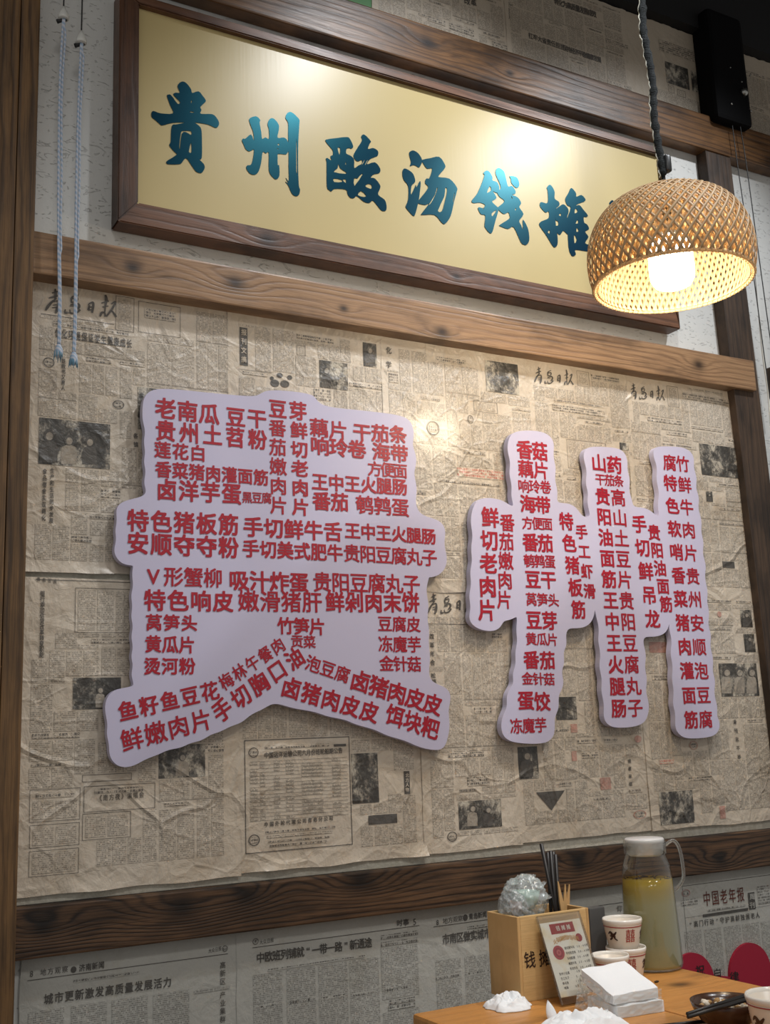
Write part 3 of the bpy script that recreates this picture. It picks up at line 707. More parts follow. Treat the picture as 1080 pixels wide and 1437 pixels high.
gm.set(Base_Color=gm.mix(gm.noise(gP, 1.5, 2), srgb(200, 181, 130), srgb(192, 173, 122)), Roughness=.33, Specular_IOR_Level=.36, Metallic=.0)
gm.bump(gm.noise(gm.vmap(gP, (60, 1, 2)), 3, 2), .0006, .12)
box('sign_panel', ix0-.004, ix1+.004, YP, -.004, iz0-.004, iz1+.004, gm.m, sign, .0005)
def mitred(name, p, mat):                     # p: outer/inner corner quad in x,z
    vs = [(x, YF, z) for x, z in p]+[(x, -.002, z) for x, z in p]
    o = pydata(name, vs, [(0, 1, 2, 3), (7, 6, 5, 4), (0, 4, 5, 1), (1, 5, 6, 2), (2, 6, 7, 3), (3, 7, 4, 0)], mat, sign)
    bm = bmesh.new(); bm.from_mesh(o.data); bmesh.ops.recalc_face_normals(bm, faces=bm.faces); bmesh.ops.bevel(bm, geom=bm.edges[:], offset=.0025, segments=2, affect='EDGES'); bm.to_mesh(o.data); bm.free()
gx0, gx1, gz0, gz1 = ix0, ix1, iz0, iz1
mitred('frame_board', [(sx0, sz0), (sx1, sz0), (gx1, gz0), (gx0, gz0)], frame_wood)
mitred('frame_board', [(gx0, gz1), (gx1, gz1), (sx1, sz1), (sx0, sz1)], frame_wood)
mitred('frame_board', [(sx0, sz0), (gx0, gz0), (gx0, gz1), (sx0, sz1)], frame_wood_v)
mitred('frame_board', [(gx1, gz0), (sx1, sz0), (sx1, sz1), (gx1, gz1)], frame_wood_v)
teal = Mat('glossy_teal_lettering').set(Base_Color=srgb(10, 24, 50), Roughness=.27, Metallic=.12, Specular_IOR_Level=.9, Specular_Tint=srgb(40, 205, 220)).m
S = 7.714
CH = [
 ((190, 90), [
  [[(510,190),(555,215),(600,275),(612,315),(680,297),(725,345),(760,400),(725,440),(700,470),(712,500),(705,540),(830,545),(880,590),(903,640),(890,680),(860,690),(780,655),(645,635),(680,665),(712,715),(718,880),(715,1020),(690,1035),(735,1080),(748,1125),(720,1175),(690,1180),(650,1160),(600,1090),(545,1020),(500,1070),(470,1085),(350,1085),(335,1055),(390,1020),(440,985),(445,975),(400,930),(365,880),(380,840),(385,720),(400,660),(440,655),(535,634),(400,638),(290,665),(255,645),(215,610),(175,575),(172,530),(195,510),(270,535),(405,535),(375,450),(340,350),(352,333),(385,340),(455,432),(480,412),(440,370),(408,330),(430,312),(478,310),(455,250),(465,215)],
   [(490,745),(520,725),(600,728),(600,770),(545,738),(500,755),(480,910),(472,900)],[(600,850),(605,955),(575,950)],[(600,400),(612,398),(600,430)],[(590,515),(625,518),(630,528),(592,525)]]]),
 ((320, 130), [
  [[(225,290),(265,265),(310,262),(345,300),(338,330),(355,420),(365,500),(400,487),(440,500),(440,400),(425,350),(440,300),(465,280),(500,290),(545,350),(545,410),(533,490),(600,488),(635,515),(648,540),(648,440),(648,330),(620,280),(630,235),(660,212),(700,225),(765,290),(768,340),(757,540),(755,800),(762,1000),(775,1050),(768,1100),(745,1122),(710,1115),(680,1080),(650,1010),(618,965),(650,985),(622,925),(655,955),(652,800),(652,640),(625,670),(540,665),(533,700),(535,785),(550,790),(552,900),(525,938),(490,925),(440,850),(438,655),(405,660),(372,645),(355,760),(330,850),(300,885),(265,890),(225,870),(195,820),(205,790),(240,785),(262,740),(278,620),(230,638),(190,615),(165,560),(148,520),(160,500),(185,500),(245,455),(278,525),(270,430),(240,350)],
   [(735,540),(741,540),(746,850),(735,850)],[(532,560),(543,552),(554,562),(543,576)],[(530,608),(537,602),(543,611),(536,618)]]]),
 ((440, 160), [
  [[(125,295),(150,275),(250,262),(345,252),(385,265),(425,350),(405,378),(385,370),(355,380),(350,430),(400,455),(435,500),(437,585),(480,560),(517,540),(519,500),(480,515),(450,500),(428,450),(470,370),(520,290),(512,245),(545,225),(615,295),(605,320),(585,380),(640,370),(690,400),(695,440),(680,460),(610,490),(575,545),(660,525),(715,590),(710,640),(650,655),(615,690),(660,700),(715,770),(715,810),(695,875),(765,930),(785,990),(780,1045),(745,1052),(715,1030),(640,940),(600,965),(540,950),(465,890),(435,912),(395,908),(365,870),(345,820),(225,812),(190,840),(165,825),(140,780),(138,530),(128,490),(145,478),(190,505),(180,460),(205,445),(205,400),(185,370)],
   [(255,370),(285,370),(280,440),(270,430)],[(265,540),(285,590),(345,630),(340,650),(215,630),(255,590)],[(345,515),(350,550),(340,545)],[(215,700),(300,715),(300,738),(220,738)],[(310,715),(345,710),(345,750)],[(530,650),(440,780),(435,700),(470,700),(500,665)],[(555,780),(590,758),(625,775),(620,812),(580,800)],[(475,880),(510,835),(565,885),(540,900)],[(545,500),(550,500),(525,548),(520,545)],[(580,500),(585,500),(560,548),(555,545)]]]),
 ((545, 180), [
  [[(220,270),(240,248),(275,245),(320,275),(355,330),(360,370),(330,425),(300,412),(265,400),(230,412),(240,365),(225,310)]],
  [[(150,460),(175,437),(230,465),(265,500),(285,560),(280,590),(245,630),(240,720),(270,665),(293,615),(300,640),(335,575),(345,600),(335,700),(322,790),(290,920),(268,952),(220,905),(185,860),(185,840),(210,770),(210,630),(165,565),(148,510)]],
  [[(360,345),(450,325),(545,312),(605,390),(608,430),(560,490),(540,530),(655,548),(735,640),(735,690),(705,800),(670,950),(610,1035),(570,1020),(495,940),(365,940),(355,925),(435,820),(395,832),(320,815),(322,785),(425,650),(395,600),(395,565),(410,545),(440,540),(470,440),(425,440),(400,425),(365,370)],
   [(520,645),(527,655),(500,735),(455,815),(435,825),(500,720)],[(610,650),(630,655),(625,720),(600,820),(575,900),(530,895),(600,740)],[(710,700),(712,710),(700,800),(695,790)]]]),
 ((645, 210), [
  [[(535,290),(580,290),(620,310),(640,370),(630,408),(600,412),(555,360),(550,320)]],
  [[(250,260),(280,230),(315,240),(350,300),(350,335),(400,355),(425,420),(400,470),(355,450),(390,510),(385,535),(345,565),(400,620),(415,655),(380,780),(350,890),(320,905),(270,845),(265,810),(272,715),(225,700),(195,645),(205,625),(250,635),(270,600),(215,575),(150,580),(125,555),(190,470),(262,290)],
   [(320,395),(338,440),(290,470)],[(395,655),(350,725),(342,690)],[(245,635),(258,632),(252,650)]],
  [[(385,230),(410,200),(450,215),(480,250),(500,330),(520,400),(560,395),(598,445),(595,480),(560,490),(625,520),(660,580),(640,625),(685,700),(640,770),(660,820),(680,865),(680,760),(735,860),(748,980),(720,1030),(690,1030),(655,1000),(580,840),(520,860),(435,830),(430,815),(530,750),(535,715),(520,680),(470,698),(405,640),(415,620),(480,560),(425,510),(400,460),(420,440),(440,420),(430,370),(390,280)],
   [(550,500),(568,530),(560,535)],[(600,630),(608,650),(595,660)]]]),
]
TAN = [
  [[(205,185),(235,150),(265,175),(290,230),(290,300),(335,335),(340,375),(300,420),(300,560),(320,700),(322,790),(300,825),(270,815),(200,700),(130,600),(125,570),(150,545),(225,510),(225,440),(190,450),(135,390),(132,350),(150,338),(215,345),(215,215)],
   [(235,640),(238,680),(215,665)]],
  [[(300,425),(335,390),(385,362),(432,405),(440,450),(425,500),(440,560),(440,690),(385,648),(350,692),(315,665),(300,600),(330,590),(325,545),(300,530)],
   [(335,480),(355,458),(360,490)]],
  [[(405,305),(440,240),(470,185),(520,240),(525,280),(580,262),(625,320),(550,355),(520,378),(560,372),(600,420),(648,480),(635,500),(605,500),(610,560),(640,580),(662,630),(620,660),(655,715),(620,780),(670,810),(680,870),(650,872),(515,855),(520,900),(500,922),(470,912),(440,820),(430,560),(425,520),(465,400),(425,370)],
   [(515,405),(540,440),(505,460)],[(540,530),(545,565),(515,570)],[(530,615),(550,650),(525,660)],[(500,690),(530,745),(505,785)]]]
CH.append(((740, 240), TAN)); CH.append(((740+675/S, 240+167/S), TAN))
for (ox, oy), polys in CH:
    V, Fc = [], []
    for k, lp in enumerate(polys):
        loops = [[(ox+q.x/S, oy+q.y/S) for q in smooth_closed([(p[0], p[1], 0) for p in l], 3 if i == 0 else 2)] for i, l in enumerate(lp)]
        vv, ff = fill(loops); b = len(V); m = len(vv)
        yy = YP-.0012-.00004*k
        for v in vv: p = W(v.x, v.y, YP); V.append((p.x, yy, p.z))
        Fc += [tuple(b+i for i in f) for f in ff]
        for l in loops:                          # the letters stand a millimetre proud: side walls
            c = len(V); n = len(l)
            for x, y in l: p = W(x, y, YP); V.append((p.x, yy, p.z)); V.append((p.x, YP, p.z))
            Fc += [(c+2*i, c+2*((i+1) % n), c+2*((i+1) % n)+1, c+2*i+1) for i in range(n)]
    pydata('brush_character', V, Fc, teal, sign)

# ---------------------------------------------------------------- the two cut-out menu boards
YM = -.037
pvc = Mat('white_foam_board'); pvc.set(Base_Color=srgb(196, 191, 214), Roughness=.42, Specular_IOR_Level=.4)
red = plain('red_vinyl_lettering', srgb(164, 16, 40), .45)
def menu_board(outline, label):
    pts = [(p.x, p.y) for p in smooth_closed([(x, y, 0) for x, y in outline], 4)]
    for _ in range(7):
        m = len(pts); pts = [((pts[i-1][0]+2*pts[i][0]+pts[(i+1) % m][0])/4, (pts[i-1][1]+2*pts[i][1]+pts[(i+1) % m][1])/4) for i in range(m)]
    wl = []
    for x, y in pts: p = W(x, y, YM); wl.append((p.x, p.z))
    vv, ff = fill([wl]); n = len(wl)
    bm = bmesh.new()
    fr = [bm.verts.new((x, YM, z)) for x, z in wl]; bk = [bm.verts.new((x, YM+.016, z)) for x, z in wl]
    for f in ff:
        try: bm.faces.new([fr[i] for i in f]); bm.faces.new([bk[i] for i in f[::-1]])
        except ValueError: pass
    for i in range(n): bm.faces.new((fr[i], fr[(i+1) % n], bk[(i+1) % n], bk[i]))
    bmesh.ops.recalc_face_normals(bm, faces=bm.faces)
    o = frombm('menu_board', bm, pvc.m); tag(o, label, 'menu board')
    for k in range(0, n, max(1, n//9)):          # stand-off blocks that carry the board off the wall
        cx = sum(p[0] for p in wl)/n; cz = sum(p[1] for p in wl)/n
        x, z = wl[k]; x += (cx-x)*.12; z += (cz-z)*.06
        vs_in = all(inside(x+a_, z+b_, wl) for a_ in (-.03, .03) for b_ in (-.03, .03))
        if vs_in: box('standoff_block', x-.012, x+.012, YM+.015, -.016, z-.012, z+.012, pvc.m, o, .001)
    return o
def inside(x, z, lp):
    c = False; n = len(lp)
    for i in range(n):
        (xa, za), (xb, zb_) = lp[i], lp[i-1]
        if (za > z) != (zb_ > z) and x < (xb-xa)*(z-za)/(zb_-za)+xa: c = not c
    return c
t1, t2, t3 = (130, 530, 2.118), (130, 780, 2.118), (640, 590, 2.842)
cv = lambda tf, l: [(tf[0]+x/tf[2], tf[1]+y/tf[2]) for x, y in l]
o1 = cv(t1, [(148,100),(150,65),(165,42),(200,31),(280,38),(380,48),(470,56),(492,52),(510,40),(545,36),(640,46),(662,58),(680,85),(760,93),(850,103),(920,113),(945,130),(957,165),(948,200),(960,225),(962,260),(952,285),(966,330),(958,360),(968,408),(1020,418),(1045,440),(1048,470),(1043,495),(1053,530),(1050,562),(1030,588),(1000,594)]) \
   + cv(t2, [(1000,64),(992,90),(992,115),(1000,150),(992,185),(1002,225),(996,255),(1004,300),(998,340),(1003,372),(1035,385),(1060,400),(1064,430),(1055,460),(1062,500),(1055,540),(1045,570),(1020,580),(960,566),(930,548),(870,535),(840,515),(780,503),(750,485),(700,480),(660,462),(600,455),(565,443),(532,438),(505,458),(470,470),(442,498),(410,505),(380,524),(350,530),(325,550),(290,555),(262,572),(225,575),(195,592),(160,602),(125,624),(88,630),(60,614),(48,585),(50,560),(40,530),(46,500),(36,465),(38,435),(48,412),(72,396),(108,390),(125,384),(112,355),(122,325),(112,300),(122,270),(112,240),(122,210),(112,180),(120,150),(112,118),(122,90),(116,60),(120,32)]) \
   + cv(t1, [(118,558),(90,555),(70,535),(62,510),(72,480),(65,455),(74,425),(68,390),(90,365),(150,355),(160,335),(150,310),(160,280),(150,250),(158,222),(150,190),(158,160),(148,130)])
o2 = cv(t3, [(205,90),(215,60),(240,42),(300,40),(345,46),(378,65),(392,100),(384,145),(400,190),(390,235),(406,280),(400,318),(412,330),(450,330),(482,350),(500,382),(530,387),(533,370),(520,325),(528,290),(513,250),(523,205),(508,160),(508,125),(528,104),(590,106),(645,110),(672,130),(684,165),(680,200),(695,235),(686,280),(702,315),(704,346),(745,346),(778,362),(800,382),(810,376),(800,330),(812,290),(794,235),(804,190),(786,150),(786,118),(802,103),(860,104),(905,108),(937,125),(950,160),(944,190),(962,230),(952,270),(972,310),(960,350),(982,400),(972,440),(990,490),(978,530),(1000,580),(986,625),(1006,680),(996,720),(1012,770),(1000,810),(1020,860),(1008,900),(1028,950),(1018,1000),(1036,1040),(1024,1090),(1044,1140),(1036,1175),(1052,1205),(1046,1240),(1020,1262),(960,1268),(915,1268),(888,1252),(870,1222),(876,1170),(860,1130),(870,1080),(856,1030),(866,980),(850,930),(862,880),(848,840),(850,803),(842,840),(815,858),(780,864),(750,862),(744,890),(760,940),(748,985),(764,1030),(752,1080),(770,1125),(764,1180),(742,1213),(690,1224),(640,1226),(605,1216),(584,1182),(592,1130),(574,1080),(584,1030),(566,985),(578,930),(562,880),(572,830),(555,780),(553,748),(548,790),(522,822),(480,830),(445,828),(436,860),(442,900),(424,925),(434,965),(418,1000),(428,1035),(424,1070),(404,1100),(412,1150),(388,1185),(396,1240),(372,1284),(310,1290),(240,1286),(200,1272),(178,1240),(182,1180),(205,1145),(198,1105),(214,1070),(230,1045),(222,1010),(240,970),(232,925),(246,880),(236,840),(246,775),(222,797),(188,797),(180,822),(150,842),(100,836),(65,817),(48,785),(60,745),(48,700),(62,655),(52,605),(66,560),(56,510),(68,460),(56,415),(62,360),(80,320),(115,307),(180,315),(215,340),(230,340),(216,300),(224,260),(208,215),(218,170),(204,130)])
mb1 = menu_board(o1, 'large white cut-out menu board with red dish names, left on the old newspapers')
mb2 = menu_board(o2, 'white cut-out menu board of three tall strokes with red vertical dish names, on the right')
sm = lambda x, z: YM-.0009
def dish(mb, tf, txt, p0, p1, w, h, rot=False, bold=.024):
    if w < 43 or len([c for c in txt if c in '鹌鹑藕嫩魔蟹餐腐']) > 0: bold = .016
    text_px('dish_name', txt, p0, p1, w, h, sm, red, mb, bold, YM, tf, rot)
for a in [('老南瓜',(217,92),(346,108),58,58),('豆干',(425,117),(488,122),54,54),('贵州土苕粉',(217,158),(490,184),56,58),('莲花白',(208,215),(313,225),46,46),
  ('香菜猪肉灌面筋',(210,273),(500,297),45,46),('卤洋芋蛋',(220,333),(413,345),57,60),('黑豆腐',(459,356),(517,358),29,32),('豆芽',(550,93),(610,99),50,52),
  ('番茄嫩肉片',(549,150),(553,380),47,48),('鲜切老肉片',(613,157),(618,385),47,46),('藕片',(673,149),(730,157),52,52),('干茄条',(800,163),(907,169),50,50),
  ('响玲卷',(675,203),(785,213),52,52),('海带',(857,221),(911,226),50,50),('方便面',(838,271),(914,277),40,42),('王中王火腿肠',(675,310),(912,325),45,48),
  ('番茄',(680,367),(734,370),50,52),('鹌鹑蛋',(808,378),(914,386),50,52),('特色猪板筋',(135,425),(404,437),60,62),('手切鲜牛舌',(477,444),(714,458),55,56),
  ('王中王火腿肠',(772,455),(998,472),43,46),('安顺夺夺粉',(135,492),(404,505),60,62),('手切美式肥牛',(470,508),(720,521),47,50),('贵阳豆腐丸子',(770,522),(1000,535),46,50)]:
    dish(mb1, t1, *a)
for a in [('V形蟹柳',(180,60),(358,66),55,56),('吸汁炸蛋',(435,73),(613,79),56,56),('贵阳豆腐丸子',(682,78),(947,84),52,56),('特色响皮',(185,132),(388,136),60,60),
  ('嫩滑猪肝',(463,134),(652,138),58,60),('鲜剁肉末饼',(720,137),(945,139),52,58),('莴笋头',(182,198),(287,200),46,46),('竹笋片',(573,208),(667,211),45,48),
  ('豆腐皮',(868,202),(953,204),40,44),('黄瓜片',(180,262),(280,265),46,48),('贡菜',(607,254),(644,256),35,36),('冻魔芋',(870,262),(955,264),40,46),
  ('烫河粉',(177,328),(281,328),46,48),('金针菇',(873,320),(955,322),40,44)]:
    dish(mb1, t2, *a)
for a in [('鱼籽鱼豆花',(105,460),(348,403),54,56),('梅林午餐肉',(397,372),(550,268),38,46),('鲜嫩肉片',(117,545),(322,490),62,64),('手切胸口油',(385,458),(600,305),52,62),
  ('泡豆腐',(655,322),(742,352),42,46),('卤猪肉皮皮',(795,373),(1010,441),54,60),('卤猪肉皮皮',(590,393),(822,463),54,60),('饵块粑',(898,476),(1003,512),50,60)]:
    dish(mb1, t2, *a, rot=True)
for a in [('香菇',(272,117),(333,124),58,70),('藕片',(277,193),(338,200),58,66),('响玲卷',(268,262),(355,266),42,50),('海带',(285,333),(345,338),58,66),('方便面',(283,409),(362,413),40,48),
  ('番茄',(295,486),(355,490),58,68),('鹌鹑蛋',(290,560),(373,563),41,50),('豆干',(305,634),(367,636),58,68),('莴笋头',(299,713),(387,717),42,50),('豆芽',(309,796),(372,799),58,70),
  ('黄瓜片',(298,871),(383,874),41,48),('番茄',(299,955),(363,957),58,68),('金针菇',(283,1029),(370,1032),42,48),('蛋饺',(277,1117),(342,1121),60,72),('冻魔芋',(239,1219),(336,1215),46,58),
  ('鲜切老肉片',(135,387),(122,757),64,76),('番茄嫩肉片',(203,408),(191,715),54,66),('特色猪板筋',(438,403),(487,755),52,66),('手工虾滑',(499,445),(531,681),44,54),
  ('山药',(568,170),(630,178),56,66),('干茄条',(573,236),(647,242),37,44),('贵阳油面筋王中王火腿肠',(583,303),(648,1148),54,64),('高山土豆片贵阳豆腐丸子',(645,308),(713,1146),54,64),
  ('手切鲜吊龙',(729,414),(782,792),54,66),('贵阳油面筋',(788,447),(836,733),46,58),('腐竹',(850,169),(902,174),49,60),
  ('特色软哨香菜猪肉灌面筋',(853,250),(936,1194),49,60),('鲜牛肉片贵州安顺泡豆腐',(910,257),(994,1192),49,60)]:
    dish(mb2, t3, *a)

# ---------------------------------------------------------------- bamboo pendant lamp
def bamboo(name, c1, c2, trans):
    M = Mat(name); P = M.pos(); n = M.noise(P, 60, 3)
    col = M.mix(n, c1, c2)
    M.set(Base_Color=col, Roughness=.5)
    tr = M.n('BsdfTranslucent'); M.t.links.new(col, tr.inputs[0])
    mx = M.n('MixShader', trans, M.b.outputs[0], tr.outputs[0]); M.t.links.new(mx.outputs[0], M.out.inputs[0])
    return M.m
bam_o = bamboo('split_bamboo', srgb(212, 182, 138), srgb(186, 150, 106), .22)
bam_i = bamboo('pale_split_bamboo', srgb(228, 204, 160), srgb(212, 182, 134), .35)
LC = CAM + ray(944, 397)*2.2                      # centre of the lamp's rim
HL, RL = .185, .163
def prof(t, k=1.0):                               # t 0 rim -> 1 top
    a = -.42+t*(math.pi/2+.42)
    r = RL*max(0, math.cos(a))**.62*k; z = (math.sin(a)-math.sin(-.42))/(1-math.sin(-.42))*HL*(.97 if k < 1 else 1)
    return max(r, .001), z
lamp = tag(empty('pendant_lamp', (LC.x, LC.y, LC.z)), 'woven bamboo dome lamp with a glowing white shade, hanging on a dark rope-wrapped cord', 'lamp')
def weave(name, n, wdt, k, turn, mat, steps=26, thick=.0008):
    V, Fc = [], []
    for sgn in (1, -1):
        for s_ in range(n):
            a0 = 2*math.pi*s_/n + (0 if sgn > 0 else math.pi/n); b = len(V)
            for i in range(steps+1):
                t = i/steps*.93
                r, z = prof(t, k); r2, z2 = prof(min(1, t+.01), k)
                tl = math.hypot(r2-r, z2-z)
                an = a0+sgn*turn*(t**1.15)
                da = sgn*turn*((t+.01)**1.15-t**1.15)
                # strip across-direction in the surface: perpendicular to its travel
                ar, al = r*da, tl; L = math.hypot(ar, al) or 1; cx_, cy_ = al/L, -ar/L      # (around, along)
                w_ = wdt*(1 if t < .6 else max(.5, 1-(t-.6)*1.2)); mod = .0012*math.sin(i*math.pi+(s_ % 2)*math.pi)*sgn + sgn*.0005
                nr = Vector((-(z2-z), 0, (r2-r))).normalized() if tl else Vector((0, 0, 1))
                nr = Vector((z2-z, 0, -(r2-r))).normalized()
                for q in (-1, 1):
                    rr = r+mod*nr.x; zz = z+mod*nr.z
                    th = an+q*w_*.5*cx_/max(r, .01)
                    ds = q*w_*.5*cy_; rr += ds*(r2-r)/(tl or 1); zz += ds*(z2-z)/(tl or 1)
                    V.append((rr*math.cos(th), rr*math.sin(th), zz))
            Fc += [(b+2*i, b+2*i+1, b+2*i+3, b+2*i+2) for i in range(steps)]
    V = [(LC.x+x, LC.y+y, LC.z+z) for x, y, z in V]
    o = pydata(name, V, Fc, mat, lamp, True)
    md = o.modifiers.new('thick', 'SOLIDIFY'); md.thickness = thick; md.offset = 0
    o['kind'] = 'stuff'; return o
weave('outer_weave', 50, .0050, 1.0, 1.25, bam_o)
weave('inner_weave', 78, .0064, .945, .85, bam_i)
def ring(name, R, z, rad, mat, turns=0, seg=72, parent=lamp):
    pts = []
    for k in range(seg):
        a = 2*math.pi*k/seg; pts.append((LC.x+R*math.cos(a), LC.y+R*math.sin(a), LC.z+z))
    V, Fc = [], []; m = 8
    for k in range(seg):
        a = 2*math.pi*k/seg
        for j in range(m):
            b = 2*math.pi*j/m; rr = R+rad*math.cos(b)
            V.append((LC.x+rr*math.cos(a), LC.y+rr*math.sin(a), LC.z+z+rad*1.3*math.sin(b)))
    for k in range(seg):
        for j in range(m): Fc.append((k*m+j, ((k+1) % seg)*m+j, ((k+1) % seg)*m+(j+1) % m, k*m+(j+1) % m))
    return pydata(name, V, Fc, mat, parent, True)
r0_, _ = prof(0)
rim = ring('rim_hoop', r0_-.001, .0, .0030, bam_i)
V, Fc = [], []
for k in range(84):                               # lashing wound round the rim
    a = 2*math.pi*k/84; pts = []
    for j in range(7):
        b = math.pi*1.5*j/6-.6; rr = r0_-.001+.0042*math.cos(b)
        aa = a+j*.007; pts.append((LC.x+rr*math.cos(aa), LC.y+rr*math.sin(aa), LC.z+.0052*math.sin(b)))
    vs, fs = tube_data(pts, .0011, 4); b0_ = len(V); V += vs; Fc += [tuple(b0_+i for i in f) for f in fs]
o = pydata('rim_lashing', V, Fc, bam_i, rim, True); o['kind'] = 'stuff'
ring('top_hoop', prof(.93)[0], prof(.93)[1], .0028, bam_o)
lathe('top_disc', [(.0005, HL-.001), (prof(.92)[0]+.004, HL-.006), (prof(.92)[0]+.003, HL-.009), (.0005, HL-.004)], bam_o, lamp, loc=LC)
dm = Mat('glowing_white_shade'); dm.set(Base_Color=(1, .95, .85, 1), Roughness=.4, Emission_Color=(1, .86, .64, 1), Emission_Strength=12.0)
lathe('light_shade', [(.0005, -.010), (.022, -.009), (.036, -.003), (.042, .008), (.044, .025), (.043, .075), (.036, .090), (.016, .098), (.0005, .099)], dm.m, lamp, loc=LC)
lathe('lamp_socket', [(.0005, .094), (.020, .095), (.021, .15), (.012, .165), (.0005, .166)], plain('black_plastic', (.02, .02, .02, 1), .4), lamp, 24, loc=LC)
pl = bpy.data.lights.new('pendant_bulb', 'POINT'); pl.energy = 6.0; pl.color = (1, .82, .58); pl.shadow_soft_size = .05
po = bpy.data.objects.new('pendant_bulb', pl); COL.objects.link(po); po.location = (LC.x, LC.y, LC.z-.035); po.parent = lamp; po.matrix_parent_inverse = lamp.matrix_basis.inverted()
cordm = Mat('wound_dark_rope'); cP = cordm.pos()
cordm.set(Base_Color=cordm.mix(cordm.noise(cP, 150, 3), srgb(10, 12, 14), srgb(34, 38, 38)), Roughness=.8, Specular_IOR_Level=.2); cordm.bump(cordm.noise(cordm.vmap(cP, (1, 1, 5)), 120, 3), .003)
def lampcord(px, py): p = CAM+ray(px, py)*2.2; return p
def vert_at(py, dx=0):  # point straight above the lamp's centre at image height py
    lo, hi = 0.0, 1.6
    for _ in range(40):
        mid = (lo+hi)/2; v = LC+Vector((0, 0, mid))-CAM; y = 718.5-F_PX*v.dot(UP)/v.dot(FW)
        if y > py: lo = mid
        else: hi = mid
    return LC+Vector((0, 0, lo))+RT*dx
pts = [vert_at(262), vert_at(240, .001), vert_at(205, -.003), vert_at(160, -.006), vert_at(120, -.002), vert_at(80, -.006), vert_at(40, -.011), vert_at(0, -.007), vert_at(-60, -.004)]
pts.append(Vector((pts[-1].x, pts[-1].y, 3.5)))
pp = smooth_open(pts, 8)
rr = [.0075+.0022*noise.noise(Vector((i*.55, 0, 0)))+.0012*math.sin(i*1.9) if i > 6 else .0035 for i in range(len(pp))]
cord = tube('cord', pp, rr, cordm.m, lamp, 12)
V, Fc = [], []
hv = []
for i in range(len(pp)*6):                        # pale string wound down one side
    t = i/(len(pp)*6)*(len(pp)-1); k = int(t); f = t-k
    if k >= len(pp)-1 or k < 5: continue
    c = pp[k].lerp(pp[k+1], f); a = math.sin(t*1.1)*.5+math.pi
    hv.append(c+RT*(-.0078+.001*math.sin(t*2.3))+FW*(-.003*math.cos(t)))
vs, fs = tube_data(hv, .0014, 5); pydata('pale_string', vs, fs, plain('pale_string', srgb(168, 165, 152), .9), cord, True)
hk = vert_at(232, .008)
bm = bmesh.new(); bbox(bm, hk.x-.004, hk.x+.010, hk.y-.008, hk.y+.006, hk.z-.015, hk.z+.022, .004)
frombm('cord_clip', bm, plain('black_clip', (.012, .012, .012, 1), .35), cord, True)

# ---------------------------------------------------------------- hanging cords at the left
ropem = Mat('blue_white_cord'); rP = ropem.pos(); wv = ropem.n('TexWave', ropem.vmap(rP, (1, 1, 1)), bands_direction='DIAGONAL'); wv.inputs['Scale'].default_value = 60
ropem.set(Base_Color=ropem.mix(wv.outputs[1], srgb(206, 206, 214), srgb(150, 174, 198)), Roughness=.8)
white_pl = plain('white_plastic', srgb(214, 214, 208), .35); dark_pl = plain('dark_metal_hook', (.02, .02, .02, 1), .4)
YC = -.075
def hcord(top, bell, pts_px, knot, label, seed):
    rnd = random.Random(seed)
    b = W(*bell, YC); root = tag(empty('pull_cord', b), label, 'cord', 'white pull cords with knotted ends')
    up = Vector((b.x+.002, b.y, 3.5))
    tube('black_line', [b+Vector((0, 0, .012)), b.lerp(up, .5)+Vector((.002, 0, 0)), up], .0014, dark_pl, root, 6)
    lathe('bell_toggle', [(.0005, .017), (.003, .017), (.005, .010), (.0095, .001), (.0105, -.006), (.0095, -.009), (.0005, -.008)], white_pl, root, 20, loc=b)
    tube('hook_arm', [b+Vector((.006, .0, -.006)), b+Vector((-.004, .006, -.009)), b+Vector((-.010, .010, -.011))], .0042, dark_pl, root, 8)
    P_ = [b+Vector((0, 0, -.006))]+[W(x, y, YC) for x, y in pts_px]+[W(knot[0], knot[1]-8, YC)]
    q = smooth_open(P_, 10)
    tube('white_strand', q, .0024, ropem.m, root, 8)
    tube('twin_strand', [v+Vector((.0048+.0008*math.sin(i*.4), -.001, 0)) if 2 < i < len(q)*.62 else v+Vector((.0022, -.001, 0)) for i, v in enumerate(q)], .0020, ropem.m, root, 8)
    kx, kz = W(*knot, YC).x, W(*knot, YC).z
    kn = lathe('knot', [(.0005, .011), (.0035, .010), (.0065, .003), (.0078, -.004), (.0066, -.011), (.003, -.014), (.0005, -.0145)], ropem.m, root, 14, loc=(kx+.0005, YC, kz))
    V, Fc = [], []
    for k in range(10):                           # frayed tufts that poke out of the knot
        a = rnd.uniform(0, 6.28); c = Vector((kx+.006*math.cos(a), YC+.006*math.sin(a), kz-.004))
        vs, fs = tube_data([Vector((kx, YC, kz+.006)), c, c+Vector((.002*math.cos(a), .002*math.sin(a), -.012-rnd.random()*.006))], [.0016, .0019, .0004], 5)
        o_ = len(V); V += vs; Fc += [tuple(o_+i for i in f) for f in fs]
    o = pydata('knot_tuft', V, Fc, plain('blue_fibre', srgb(110, 150, 172), .8), root, True); o['kind'] = 'stuff'
hcord((88, 0), (89, 21), [(84, 120), (82, 250), (82, 340), (83, 420)], (82, 491), 'left one of the two white pull cords, knot hanging a little higher', 1)
hcord((115, 0), (114, 55), [(110, 150), (107, 260), (106, 350), (105, 430)], (103, 502), 'right one of the two white pull cords, its white toggle set lower', 2)

